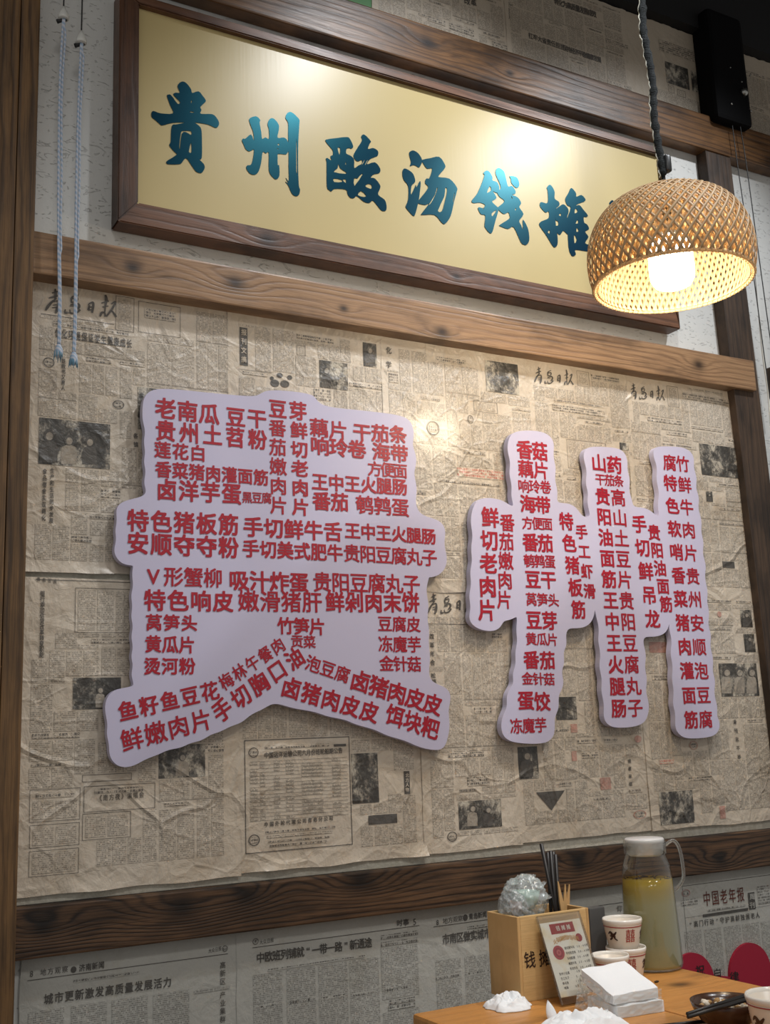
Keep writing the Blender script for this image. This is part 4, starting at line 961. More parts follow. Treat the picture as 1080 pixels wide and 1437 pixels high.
# ---------------------------------------------------------------- black hoist box and its cables, top right
hb0, hb1 = W(1003, 120, -.07), W(1057, 160, -.07); zt_, zb_ = W(1030, 62, -.07).z, W(1035, 172, -.07).z
hoist = tag(empty('hoist_box', ((hb0.x+hb1.x)/2, -.03, zb_)), 'black rounded metal hoist box with screws, high above the dark post', 'hoist')
box('casing', hb0.x, hb1.x-.006, -.07, -.004, zb_, zt_+.09, plain('black_enamel', (.0015, .0015, .002, 1), .8, Specular_IOR_Level=.15), hoist, .012)
bolt = plain('steel_bolt', srgb(170, 170, 165), .3, .9)
def onbox(px, py, r, d=.003):
    p = W(px, py, -.070)
    o = lathe('screw', [(.0003, d), (r*.8, d), (r, 0), (.0003, 0)], bolt, hoist, 10, loc=(0, 0, 0))
    o.data.transform(Matrix.Translation((p.x, -.0695, p.z)) @ Matrix.Rotation(math.radians(90), 4, 'X'))
for px_, py_, r_ in ((1024, 95, .0022), (1052, 106, .0026), (1040, 115, .0026), (1026, 146, .0036), (1053, 156, .0034)): onbox(px_, py_, r_)
p = W(1043, 130, -.07); o = lathe('pulley_axle', [(.0003, .012), (.007, .011), (.011, .006), (.012, 0), (.0003, 0)], bolt, hoist, 16); o.data.transform(Matrix.Translation((p.x, -.0695, p.z)) @ Matrix.Rotation(math.radians(90), 4, 'X'))
def cable(name, px_pts, rad, mat, label, Y=-.055):
    q = smooth_open([W(x, y, Y) for x, y in px_pts], 8); tag(tube(name, q, rad, mat, None, 6), label, 'cable', 'cables hanging at the right post')
cable('hanging_cable', [(1026, 168), (1034, 228), (1043, 290), (1056, 380), (1068, 470), (1080, 560)], .0015, dark_pl, 'left thin black cable below the hoist box')
cable('hanging_cable', [(1037, 170), (1047, 232), (1059, 320), (1074, 430), (1092, 560)], .0015, dark_pl, 'right thin black cable below the hoist box, beside the lamp', -.058)
cable('white_cable', [(1052, 300), (1062, 410), (1068, 480), (1073, 520), (1078, 556), (1084, 640)], .0026, white_pl, 'slack white cable over the pale plaster right of the dark post', -.045)

# ---------------------------------------------------------------- table
tw = wood('honey_table_wood', srgb(206, 148, 82), srgb(190, 130, 66), srgb(158, 104, 52), [(1.47, -.40, .02)], 'y', 0, 31.0, .34, freq=30, rs=.25)
ZT = .75
table = tag(empty('dining_table', (1.28, -.7, 0)), 'orange-brown wooden table with a lengthwise joint in its top', 'table')
box('table_top_board', .985, 1.3205, -1.15, -.28, ZT-.032, ZT, tw, table, .006)
box('table_top_board', 1.3225, 1.572, -1.15, -.205, ZT-.032, ZT, tw, table, .006)
for x in (1.02, 1.50):
    for y in (-1.10, -.36): box('leg', x-.005, x+.045, y, y+.05, 0, ZT-.032, tw, table, .003)
box('apron', 1.05, 1.51, -.35, -.33, ZT-.11, ZT-.032, tw, table, .002)
box('apron', 1.05, 1.51, -1.09, -1.07, ZT-.11, ZT-.032, tw, table, .002)

# ---------------------------------------------------------------- wooden utensil box
bw = wood('pale_plywood', srgb(216, 180, 126), srgb(200, 160, 104), srgb(172, 128, 76), [], 'z', 0, 41.0, .45, freq=26)
bw2 = wood('pale_plywood_front', srgb(220, 186, 132), srgb(206, 168, 112), srgb(178, 138, 86), [], 'x', 0, 44.0, .45, freq=14)
F0 = T(732, 1408); bx0, by0 = F0.x, F0.y; bx1, by1, bz1 = bx0+.157, by0+.092, ZT+.139; th = .006
ubox = tag(empty('utensil_box', ((bx0+bx1)/2, (by0+by1)/2, ZT)), 'open pale wooden box with dark branded characters, holding chopsticks and bagged tableware', 'box')
box('side_board', bx0, bx0+th, by0+.0002, by1, ZT, bz1, bw, ubox, .0012)
box('side_board', bx1-th, bx1, by0+.0002, by1, ZT, bz1, bw, ubox, .0012)
box('front_board', bx0+th, bx1-th, by0, by0+th, ZT, bz1, bw2, ubox, .0012)
box('back_board', bx0+th, bx1-th, by1-th, by1, ZT, bz1, bw2, ubox, .0012)
box('bottom_board', bx0+th, bx1-th, by0+th, by1-th, ZT, ZT+.006, bw2, ubox, .0005)
box('divider', bx0+.088, bx0+.092, by0+th, by1-th, ZT+.006, bz1-.01, bw, ubox, .0005)
brand = plain('burnt_lettering', srgb(52, 30, 18), .7)
text_px('branded_character', '钱', (743, 1347), (743, 1347), 15, 23, lambda x, z: by0-.0006, brand, ubox, .012, by0)
text_px('branded_character', '摊', (763.5, 1344), (763.5, 1344), 14, 23, lambda x, z: by0-.0006, brand, ubox, .012, by0)
# chopsticks and picks standing in the box
chop = plain('black_lacquered_stick', (.010, .008, .007, 1), .45); bamb = plain('raw_bamboo_stick', srgb(198, 160, 108), .6)
def stick(name, foot, top, r0, r1, mat, label, group, cat='chopstick', sq=8):
    o = tube(name, [foot, (Vector(foot)+Vector(top))/2, top], [r0, (r0+r1)/2, r1], mat, None, sq); return tag(o, label, cat, group)
def topat(px, py, Y): return W(px, py, Y)
YS = by0+.05
def sfoot(dx, dy): return Vector((bx0+dx, by0+dy, ZT+.0075))
stick('chopstick', sfoot(.128, .03), topat(759, 1184, YS), .0026, .0036, chop, 'tallest black chopstick in the wooden box, leaning left', 'black chopsticks in the wooden box')
for i, (x, y, yy, dx, dy, lab) in enumerate(((768, 1196, .055, .110, .05, 'black chopstick in the tight upright bunch, its leftmost'), (772, 1194, .045, .116, .036, 'black chopstick in the middle front of the upright bunch'),
        (776, 1195, .06, .122, .060, 'black chopstick at the back of the upright bunch'), (779, 1199, .05, .128, .048, 'black chopstick in the upright bunch, its rightmost'))):
    stick('chopstick', sfoot(dx, dy), topat(x, y, by0+yy), .0026, .0036, chop, lab, 'black chopsticks in the wooden box')
for (x, y, yy, dx, dy, lab) in ((783, 1237, .03, .140, .03, 'pale bamboo stick leaning left against the black chopsticks'), (778, 1250, .07, .118, .076, 'short pale bamboo stick behind the black chopsticks'),
        (793, 1241, .05, .136, .055, 'pale bamboo stick standing second from the right in the box'), (799, 1241, .065, .142, .075, 'rightmost pale bamboo stick in the box')):
    p = topat(x, y, by0+yy); f = sfoot(dx, dy); d = (p-f)
    o = pydata('bamboo_stick', [], [], bamb); bm = bmesh.new()
    w0 = .0042
    vs = [bm.verts.new(v) for v in (f+Vector((-w0, 0, 0)), f+Vector((w0, 0, 0)), f+Vector((w0, .003, 0)), f+Vector((-w0, .003, 0)))]
    m1 = f+d*.80; vs2 = [bm.verts.new(v) for v in (m1+Vector((-w0, 0, 0)), m1+Vector((w0, 0, 0)), m1+Vector((w0, .003, 0)), m1+Vector((-w0, .003, 0)))]
    tp = [bm.verts.new(v) for v in (p+Vector((-.0008, 0, 0)), p+Vector((.0008, 0, 0)), p+Vector((.0008, .002, 0)), p+Vector((-.0008, .002, 0)))]
    for A_, B_ in ((vs, vs2), (vs2, tp)):
        for i in range(4): bm.faces.new((A_[i], A_[(i+1) % 4], B_[(i+1) % 4], B_[i]))
    bm.faces.new(vs[::-1]); bm.faces.new(tp); bm.to_mesh(o.data); bm.free()
    tag(o, lab, 'stick', 'pale bamboo sticks in the wooden box')

# bagged tableware: crumpled clear film round pale green bowls
film = Mat('clear_crinkled_film'); fl = film.pos()
gl = film.n('BsdfGlossy'); gl.inputs['Roughness'].default_value = .16; gl.inputs['Color'].default_value = (1, 1, 1, 1)
tp_ = film.n('BsdfTransparent'); tp_.inputs[0].default_value = (.93, .95, .95, 1)
df = film.n('BsdfDiffuse'); df.inputs[0].default_value = srgb(228, 232, 232)
bp = film.n('Bump'); bp.inputs['Distance'].default_value = .0016
vo = film.n('TexVoronoi', film.n('VectorMath', fl, film.n('VectorMath', film.n('TexNoise', fl, None, 40.0).outputs[1], (.03, .03, .03), operation='MULTIPLY').outputs[0], operation='ADD').outputs[0]); vo.inputs['Scale'].default_value = 26
film.t.links.new(vo.outputs[0], bp.inputs['Height']); film.t.links.new(bp.outputs[0], gl.inputs['Normal'])
lw = film.n('LayerWeight'); lw.inputs[0].default_value = .35; film.t.links.new(bp.outputs[0], lw.inputs['Normal'])
f1 = film.n('MixShader', .26, tp_.outputs[0], df.outputs[0])
f2 = film.n('MixShader', film.math('MULTIPLY_ADD', lw.outputs[0], .26, .04), f1.outputs[0], gl.outputs[0])
film.t.links.new(f2.outputs[0], film.out.inputs[0])
def crumple(name, c, rad, amp, seed, mat, parent=None, sub=4, freq=22, flat=None):
    bm = bmesh.new(); bmesh.ops.create_icosphere(bm, subdivisions=sub, radius=1)
    for v in bm.verts:
        d = v.co.normalized(); q = d*freq*.05
        h = 1-abs(noise.noise(q*2.2+Vector((seed, 0, 0))))*1.6 + .6*(.5-abs(noise.noise(q*5+Vector((0, seed, 0)))))+.3*(.3-abs(noise.noise(q*11+Vector((0, 0, seed)))))
        s_ = 1+amp*(h-.6)
        p_ = Vector((d.x*rad[0]*s_, d.y*rad[1]*s_, d.z*rad[2]*s_))
        v.co = Vector(c)+p_
        if flat is not None and v.co.z < flat: v.co.z = flat+.0004*(1+noise.noise(v.co*90))
    return frombm(name, bm, mat, parent, True)
bag = tag(empty('bagged_tableware', (bx0+.045, by0+.045, bz1-.03)), 'clear crinkled plastic bag with pale green tableware, bulging out of the wooden box', 'bag')
crumple('clear_film', (bx0+.052, by0+.046, bz1+.022), (.037, .035, .036), .30, 3.1, film.m, bag, 5, 24)
crumple('clear_film', (bx0+.024, by0+.044, bz1+.006), (.019, .032, .028), .34, 8.1, film.m, bag, 5, 24)
rnd = random.Random(12); V, Fc = [], []
for a_, x_, z_ in ((2.6, .024, .030), (2.2, .034, .050), (1.2, .060, .056), (.7, .078, .046), (.2, .086, .026), (2.9, .012, .014), (1.7, .046, .054)):
    c = Vector((bx0+x_, by0+.036, bz1+z_-.006)); d = Vector((math.cos(a_), -.25, math.sin(a_))); n_ = Vector((-d.z, 0, d.x)); b = len(V)
    for j in range(5):
        for i in range(4):
            q_ = c+d*(j/4*.020-.006)+n_*((i/3-.5)*.020*(1-.8*j/4))+Vector((0, .004*math.sin(i*2.2+j*1.3), 0)); V.append(q_)
    Fc += [(b+j*4+i, b+j*4+i+1, b+(j+1)*4+i+1, b+(j+1)*4+i) for j in range(4) for i in range(3)]
o = pydata('film_folds', V, Fc, film.m, bag); o['kind'] = 'stuff'
cup_green = plain('pale_green_ware', srgb(168, 196, 184), .3)
lathe('green_bowl', [(.0005, -.014), (.014, -.014), (.022, -.002), (.026, .016), (.0245, .016), (.020, -.001), (.012, -.011), (.0005, -.011)], cup_green, bag, 28, loc=(bx0+.054, by0+.046, bz1+.018))
lathe('pink_cup', [(.0005, -.012), (.010, -.012), (.013, .012), (.012, .012), (.009, -.010), (.0005, -.010)], plain('pale_pink_ware', srgb(206, 176, 172), .4), bag, 20, loc=(bx0+.030, by0+.044, bz1+.008))
crumple('film_tail', (bx0+.050, by0+.046, bz1-.030), (.024, .028, .034), .12, 5.0, film.m, bag, 4, 40)

# ---------------------------------------------------------------- price card in an acrylic stand, leaning on the box
acr = Mat('clear_acrylic'); ag = acr.n('BsdfGlossy'); ag.inputs['Roughness'].default_value = .05; at = acr.n('BsdfTransparent'); at.inputs[0].default_value = (.985, .985, .975, 1)
fr_ = acr.n('Fresnel'); fr_.inputs[0].default_value = 1.49; am = acr.n('MixShader', fr_.outputs[0], at.outputs[0], ag.outputs[0]); acr.t.links.new(am.outputs[0], acr.out.inputs[0])
card_w, card_l = .093, .158
cb = T(787, 1413, ZT); cb = Vector((cb.x, cb.y, ZT+.001))
ctz = bz1-.0035; lean_dy = (by0-.004)-cb.y
ax_u = Vector((1, 0, 0)); ax_v = Vector((0, lean_dy, ctz-cb.z)); card_l = ax_v.length; ax_v.normalize(); ax_n = ax_u.cross(ax_v)*1.0   # faces the viewer (-y)
if ax_n.y > 0: ax_n = -ax_n
card = tag(empty('price_card_stand', cb), 'printed price card in a clear acrylic holder leaning on the wooden box', 'card stand')
def slab(name, u0, u1, v0, v1, n0, n1, mat, parent=card, bev=.0006):
    bm = bmesh.new(); bbox(bm, u0, u1, v0, v1, n0, n1, bev)
    for v in bm.verts: v.co = cb+ax_u*v.co.x+ax_v*v.co.y+ax_n*v.co.z
    bmesh.ops.recalc_face_normals(bm, faces=bm.faces); return frombm(name, bm, mat, parent)
slab('acrylic_back', 0, card_w, 0, card_l, .0, .002, acr.m)
slab('acrylic_front', 0, card_w, 0, card_l, .0042, .0060, acr.m)
slab('acrylic_edge', 0, .002, 0, card_l, .002, .0042, acr.m); slab('acrylic_edge', card_w-.002, card_w, 0, card_l, .002, .0042, acr.m)
cm = Mat('cream_card'); cm.set(Base_Color=cm.mix(cm.ramp(cm.noise(cm.pos(), 30, 3), (.5, (0, 0, 0)), (.7, (1, 1, 1))), srgb(250, 246, 236), srgb(242, 224, 186)), Roughness=.5)
paper_ = slab('card_print', .003, card_w-.003, .012, card_l-.012, .0024, .0032, cm.m)
def cpt(u, v, n=.0036): return cb+ax_u*(.003+u*(card_w-.006))+ax_v*(card_l-.012-v*(card_l-.024))+ax_n*n
cl_h = card_l-.024; cl_w = card_w-.006
def cquad(name, u0, u1, v0, v1, mat, n=.0035): return pydata(name, [cpt(u0, v1, n), cpt(u1, v1, n), cpt(u1, v0, n), cpt(u0, v0, n)], [(0, 1, 2, 3)], mat, paper_)
def ctext(name, txt, u, v, hh, ww, mat, n=.0037, bold=.012, step=None, arc=0.0):
    V, Fc = [], []; k = len(txt); step = step or ww*1.05
    for i, ch in enumerate(txt):
        vs, fs = glyph(ch)
        for ox, oy in ([(bold, 0), (-bold, 0)] if bold else [(0, 0)]):
            b = len(V)
            for x, y in vs:
                t = (i-(k-1)/2)/max(1, (k-1)/2)
                V.append(cpt(u+i*step+(x+ox)*ww, v-(y+oy)*hh+arc*(t*t), n+(.00004 if ox > 0 else 0)))
            Fc += [tuple(b+j for j in f) for f in fs]
    return pydata(name, V, Fc, mat, paper_)
cred = plain('card_red_print', srgb(164, 38, 34), .5); cgold = plain('card_gold_print', srgb(206, 150, 62), .5); cdark = plain('card_dark_print', srgb(60, 44, 40), .6); cwhite = plain('card_white_print', srgb(238, 232, 220), .5)
cquad('red_banner', .21, .80, .03, .17, cred); ctext('banner_text', '钱摊摊', .40, .098, .075, .10, cwhite, .0039, .02, .13)
ctext('gold_title', '火锅涮煮时间表', .24, .235, .075, .105, cgold, .0037, .02, .092, arc=.035)
for r, (a, b_) in enumerate((('鲜切黄牛肉', '30-40秒'), ('手切吊龙肉', '30-40秒'), ('手切匙柄', '30-40秒'), ('嫩滑牛肉', '30-40秒'), ('手切牛舌', '30-40秒'))):
    ctext('price_line', a+' '+b_, .44-.005*r, .375+r*.07, .042, .047, cdark, bold=.01, step=.049)
for r, (a, b_) in enumerate((('贵州小豆腐', '3分'), ('手工丸子', '5-8分'), ('鲜毛肚', '15秒'), ('鸭肠', '8秒'))):
    ctext('price_line', a+'   '+b_, .13+.01*r, .70+r*.062, .04, .045, cdark, bold=.01, step=.052)
def cdisc(name, u, v, ru, mat, ru2=0, n=.0037):
    V = []; N_ = 28; rv = ru*cl_w/cl_h
    for k in range(N_):
        a = 2*math.pi*k/N_; V.append(cpt(u+ru*math.cos(a), v+rv*math.sin(a), n)); V.append(cpt(u+ru2*math.cos(a), v+rv*ru2/ru*math.sin(a), n))
    return pydata(name, V, [(2*k, 2*((k+1) % N_), 2*((k+1) % N_)+1, 2*k+1) for k in range(N_)], mat, paper_)
cdisc('meat_picture', .25, .42, .135, plain('card_meat_print', srgb(182, 66, 72), .5)); cdisc('meat_swirl', .25, .42, .09, plain('card_meat_dark', srgb(150, 44, 54), .5), .07, .0039); cdisc('meat_swirl', .25, .42, .05, plain('card_meat_light', srgb(206, 110, 106), .5), .03, .0039)
cdisc('bowl_picture', .84, .26, .08, cred); cdisc('bowl_picture', .86, .86, .20, cred); cdisc('bowl_filling', .86, .86, .16, cgold, 0, .0039)

# grey panel behind the cups
gx = T(829, 1330, ZT); pg0, pg1 = W(830, 1275, -.235), W(848, 1272, -.235)
grey = box('grey_panel_holder', pg0.x-.006, pg1.x, -.235, -.215, ZT+.0005, pg1.z, plain('dark_grey_plastic', srgb(84, 84, 84), .5), None, .002)
tag(grey, 'dark grey upright plastic holder between the price card and the stacked cups', 'holder')

# ---------------------------------------------------------------- cups
cer = plain('cream_ceramic', srgb(218, 208, 194), .25); cwh = plain('white_glazed_rim', srgb(228, 224, 216), .15)
cr_red = plain('red_glaze', srgb(158, 36, 40), .3); cr_dk = plain('dark_glaze', srgb(58, 30, 26), .35)
def cup(c, R, H, label, group, ang0=0.0):
    x, y, z = c
    root = tag(empty('ceramic_cup', c), label, 'cup', group)
    rb = R*.80
    lathe('cup_body', [(.0005, .0), (rb*.86, 0), (rb*.95, .004), (rb, .010), (R*.97, H-.012), (R*.97, H-.006), (R*.92, H-.006), (rb*.92, .008), (.0005, .006)], cer, root, 48, loc=c)
    lathe('cup_rim', [(R*.972, H-.010), (R*1.01, H-.008), (R*1.025, H-.003), (R, H), (R*.955, H-.001), (R*.935, H-.006), (R*.93, H-.010)], cwh, root, 48, loc=c)
    lathe('red_band', [(R*.966, H-.0135), (R*.978, H-.0135), (R*.978, H-.0120), (R*.966, H-.0120)], cr_red, root, 48, loc=c, closed=True)
    def motif(kind, an, zz, s_):
        V, Fc = [], []
        if kind == 'glyph': vs, fs = glyph('囍'); vs = [(px_*s_, py_*s_*1.25) for px_, py_ in vs]
        else:
            vs, fs = [], []
            for st in ([(-.5, .1, .1), (-.2, .3, .2), (.1, .05, .24), (.45, .35, .1)], [(-.2, .2, .1), (-.1, -.2, .2), (-.4, -.4, .12)], [(.1, .05, .15), (.2, -.25, .16), (.45, -.42, .1)], [(-.35, -.05, .12), (.3, -.1, .14)]):
                vv, ff = fill([stroke_poly(st)]); b = len(vs); vs += [(v.x*s_, v.y*s_) for v in vv]; fs += [tuple(b+i for i in f) for f in ff]
        V = []
        for px_, py_ in vs:
            zz2 = zz+py_; rad = (rb+(R*.97-rb)*max(0, min(1, (zz2-.010)/(H-.022))))+.0007
            a = an+px_/rad; V.append((x+rad*math.cos(a), y+rad*math.sin(a), z+zz2))
        pydata('painted_motif', V, fs, cr_red if kind == 'glyph' else cr_dk, root)
    for k in range(6): motif('glyph' if k % 2 == 0 else 'figure', ang0+k*math.pi/3, H*.50, H*.36)
    return root
CG = 'cream cups stacked beside the pitcher'
cA = T(874, 1328, ZT+.055); cB = T(842, 1335, ZT+.055)
av = math.atan2(CAM.y-cA.y, CAM.x-cA.x)
cup((cA.x+.006, cA.y+.0, ZT), .0365, .055, 'lower cup of the stack of two beside the pitcher, mostly hidden by napkins', CG, av+.25)
cup((cA.x+.003, cA.y+.001, ZT+.0505), .0360, .055, 'upper cream cup of the stack, red and black motifs, beside the pitcher', CG, av+.42)
cup((cA.x-.066, cA.y-.040, ZT), .0335, .055, 'single cream cup between the price card and the cup stack', CG, av-.1)
big = T(1091, 1394, ZT+.07)
cup((big.x, big.y, ZT), .0455, .07, 'largest cream cup, in the bottom right corner next to the brown bowl', None, av+.12)

# ---------------------------------------------------------------- pitcher
glass = Mat('thin_clear_glass'); gg = glass.n('BsdfGlossy'); gg.inputs['Roughness'].default_value = .03; gt = glass.n('BsdfTransparent'); gt.inputs[0].default_value = (.955, .97, .96, 1)
gf = glass.n('LayerWeight'); gf.inputs[0].default_value = .22; gmx = glass.n('MixShader', glass.math('MULTIPLY_ADD', gf.outputs[1], .75, .05), gt.outputs[0], gg.outputs[0]); glass.t.links.new(gmx.outputs[0], glass.out.inputs[0])
tea = Mat('cloudy_pale_tea'); tP = tea.pos(); ts = tea.n('SeparateXYZ', tP)
tcol = tea.ramp(tea.math('DIVIDE', tea.math('SUBTRACT', ts.outputs[2], ZT), .2), (.0, srgb(214, 212, 168)), (.25, srgb(198, 198, 164)), (.60, srgb(204, 200, 158)), (.80, srgb(214, 184, 70)))
tea.set(Base_Color=tcol, Roughness=.12)
ttr = tea.n('BsdfTranslucent'); tea.t.links.new(tcol, ttr.inputs[0]); ttp = tea.n('BsdfTransparent'); tea.t.links.new(tcol, ttp.inputs[0])
tm1 = tea.n('MixShader', .5, tea.b.outputs[0], ttr.outputs[0]); tm2 = tea.n('MixShader', .10, tm1.outputs[0], ttp.outputs[0]); tea.t.links.new(tm2.outputs[0], tea.out.inputs[0])
jc = Vector((T(918, 1358).x, T(918, 1358).y, ZT))
jug = tag(empty('glass_pitcher', jc), 'clear glass pitcher of cloudy yellow tea with a white lid, at the table corner', 'pitcher')
JR = .0548
lathe('glass_body', [(.0005, .001), (JR*.9, .001), (JR*.98, .004), (JR, .010), (JR*.985, .05), (JR*.90, .150), (JR*.855, .180), (JR*.83, .190), (JR*.72, .205), (JR*.68, .212), (JR*.68, .225), (JR*.70, .232)], glass.m, jug, 56, loc=jc)
lathe('tea', [(.0005, .005), (JR*.93, .005), (JR*.965, .011), (JR*.955, .05), (JR*.882, .145), (JR*.865, .1640), (.0005, .1640)], tea.m, jug, 48, loc=jc)
lathe('white_lid', [(.0005, .2400), (JR*.66, .2400), (JR*.695, .2375), (JR*.70, .233), (JR*.66, .230), (JR*.63, .212), (JR*.55, .207), (.0005, .207)], plain('white_lid_plastic', srgb(222, 222, 222), .3), jug, 48, loc=jc)
lathe('neck_collar', [(JR*.70, .209), (JR*.745, .211), (JR*.755, .232), (JR*.715, .238)], glass.m, jug, 48, loc=jc)
hd = RT.copy(); hd.z = 0; hd.normalize()
hp = [jc+hd*(JR*.73)+Vector((0, 0, .224)), jc+hd*(JR*1.02)+Vector((0, 0, .233)), jc+hd*(JR*1.22)+Vector((0, 0, .220)), jc+hd*(JR*1.30)+Vector((0, 0, .190)), jc+hd*(JR*1.27)+Vector((0, 0, .160)), jc+hd*(JR*.93)+Vector((0, 0, .138))]
acm = Mat('clear_handle_plastic').set(Base_Color=srgb(225, 228, 225), Roughness=.12, Transmission_Weight=.9).m
q = smooth_open(hp, 8); V, Fc = [], []
vs, fs = tube_data(q, .0034, 10); vs = [v for v in vs]; pydata('handle', vs, fs, acm, jug, True)
V, Fc = [], []; rnd = random.Random(4)
for k in range(26):
    a, r_ = rnd.uniform(0, 6.28), JR*.8*rnd.random()**.5; c = jc+Vector((r_*math.cos(a), r_*math.sin(a), .1648)); d = Vector((rnd.uniform(-1, 1), rnd.uniform(-1, 1), 0))*.006
    vs, fs = tube_data([c-d, c+Vector((0, 0, .0006)), c+d], [.0004, .001, .0004], 5); o_ = len(V); V += vs; Fc += [tuple(o_+i for i in f) for f in fs]
o = pydata('floating_buckwheat', V, Fc, plain('dark_tea_leaf', srgb(70, 48, 20), .7), jug); o['kind'] = 'stuff'

# ---------------------------------------------------------------- napkin pack and crumpled tissues
nap = Mat('soft_white_tissue'); nP = nap.pos(); nap.set(Base_Color=srgb(232, 234, 236), Roughness=.85, Subsurface_Weight=.0); nap.bump(nap.noise(nP, 260, 3), .0005, .5)
FLb, FRb = T(867, 1430), T(932, 1419.5); dx_ = (FRb-FLb); dx_.z = 0; wn_ = dx_.length; dx_.normalize(); dy_ = Vector((-dx_.y, dx_.x, 0))
pack = tag(empty('napkin_pack', FLb), 'square pack of folded white napkins under loose clear film, in front of the cups', 'napkins')
def nblock(name, o0, du, dv, z0, corners, mat, n=14, puff=.002, seed=0, thick=None):
    """soft block: bottom at z0, top surface through four corner heights"""
    hbl, hbr, hfr, hfl = corners; V, Fc = [], []
    def P_(i, j, top):
        u, v = i/n, j/n; e = .004*(1-(2*abs(u-.5))**6)*(1-(2*abs(v-.5))**6)
        h = (hfl*(1-u)+hfr*u)*(1-v)+(hbl*(1-u)+hbr*u)*v
        z = h+e*.6+puff*noise.noise(Vector((u*3+seed, v*3, 0))) if top else (z0 if thick is None else max(z0, h-thick))
        edge = .0015*noise.noise(Vector((u*4, v*4, seed+5)))
        return o0+dx_*(u*du+edge)+dy_*(v*dv+edge)+Vector((0, 0, z-o0.z))
    m = n+1
    for t_ in (1, 0):
        for j in range(m):
            for i in range(m): V.append(P_(i, j, t_))
    q_ = m*m
    for j in range(n):
        for i in range(n):
            Fc.append((j*m+i, j*m+i+1, (j+1)*m+i+1, (j+1)*m+i)); Fc.append((q_+j*m+i, q_+(j+1)*m+i, q_+(j+1)*m+i+1, q_+j*m+i+1))
    for i in range(n):
        Fc.append((i, q_+i, q_+i+1, i+1)); a = n*m+i; Fc.append((a, a+1, q_+a+1, q_+a))
        a = i*m; Fc.append((a, a+m, q_+a+m, q_+a)); a = i*m+n; Fc.append((a, q_+a, q_+a+m, a+m))
    o = pydata(name, V, Fc, mat, pack); bm = bmesh.new(); bm.from_mesh(o.data)
    bmesh.ops.recalc_face_normals(bm, faces=bm.faces); bm.to_mesh(o.data); bm.free(); return o
nblock('lower_stack', FLb, wn_, .085, ZT+.0003, (ZT+.019, ZT+.019, ZT+.0175, ZT+.0175), nap.m, seed=1)
up0 = FLb-dx_*.004+dy_*.004
nblock('upper_stack', up0, wn_*.97, .088, ZT+.021, (ZT+.060, ZT+.064, ZT+.037, ZT+.034), nap.m, seed=4, thick=.019)
V, Fc = [], []; n_ = 22
for j in range(n_+1):                             # loose film over the front and the left side of the pack
    for i in range(n_+1):
        u, v = i/n_, j/n_; d = noise.noise(Vector((u*6, v*9, 1)))*.003
        p = up0-dx_*(.006+d)-dy_*(.0)+dy_*(v*.09-.004)+Vector((0, 0, 0)); p.z = ZT+.001+(ZT+.036+.016*v-ZT)*(1-u)
        p += -dx_*(.012*u)
        V.append(p)
Fc = [(j*(n_+1)+i, j*(n_+1)+i+1, (j+1)*(n_+1)+i+1, (j+1)*(n_+1)+i) for j in range(n_) for i in range(n_)]
pydata('wrap_film', V, Fc, film.m, pack)
V = []
for j in range(n_+1):
    for i in range(n_+1):
        u, v = i/n_, j/n_; d = noise.noise(Vector((u*9, v*7, 5)))*.0022
        p = up0+dx_*(u*wn_*1.02-.002)-dy_*(.006+d); p.z = ZT+.002+.034*v; V.append(p)
pydata('wrap_film', V, Fc, film.m, pack)
def tissue(name, cx, cy, rx, ry, hz, seed, label, spikes=()):
    """a crumpled sheet of tissue: ridged folds over an irregular outline, lying on the table"""
    n = 64; V, Fc = [], []
    def H_(u, v, k):
        q = Vector((u*1.7+seed, v*1.7, k)); f = 0; a = 1
        for o_ in range(4): f += a*(1-abs(noise.noise(q))*2.4); q = q*1.9+Vector((3, 1, 0)); a *= .5
        return f/1.9
    R_, K = 40, 72
    V.append(Vector((cx, cy, ZT+hz*.8)))
    for j in range(1, R_+1):
        for k in range(K):
            a = 2*math.pi*k/K; r = j/R_; out = 1+.28*noise.noise(Vector((math.cos(a)*1.6+seed, math.sin(a)*1.6, 0)))+.10*noise.noise(Vector((math.cos(a)*5, math.sin(a)*5, seed)))
            u, v = r*math.cos(a)*out, r*math.sin(a)*out
            fall = max(0, 1-r**2.6); z = ZT+.0008+hz*fall*(.35+.65*max(0, H_(u, v, 0)))
            for sa, sr, sh, sw in spikes:
                d2 = ((u-sr*math.cos(sa))**2+(v-sr*math.sin(sa))**2)/(sw*sw); z += sh*math.exp(-d2)
            fold = .10*noise.noise(Vector((u*4+seed, v*4, 9)))
            V.append(Vector((cx+rx*(u+fold*fall), cy+ry*(v+fold*fall), z)))
    Fc = [(0, 1+k, 1+(k+1) % K) for k in range(K)]
    for j in range(R_-1):
        for k in range(K): Fc.append((1+j*K+k, 1+(j+1)*K+k, 1+(j+1)*K+(k+1) % K, 1+j*K+(k+1) % K))
    o = pydata(name, V, Fc, nap.m, None, True); md = o.modifiers.new('thick', 'SOLIDIFY'); md.thickness = .0006; md.offset = -1
    return tag(o, label, 'tissue', 'crumpled tissues on the table')
ta, tb = T(714, 1413), T(805, 1436)
tissue('crumpled_tissue', ta.x, ta.y, .044, .040, .026, 3.3, 'small crumpled white tissue left of the wooden box, near the table edge')
tissue('crumpled_tissue', tb.x-.005, tb.y-.03, .080, .052, .030, 9.2, 'large crumpled white tissue in front of the price card')
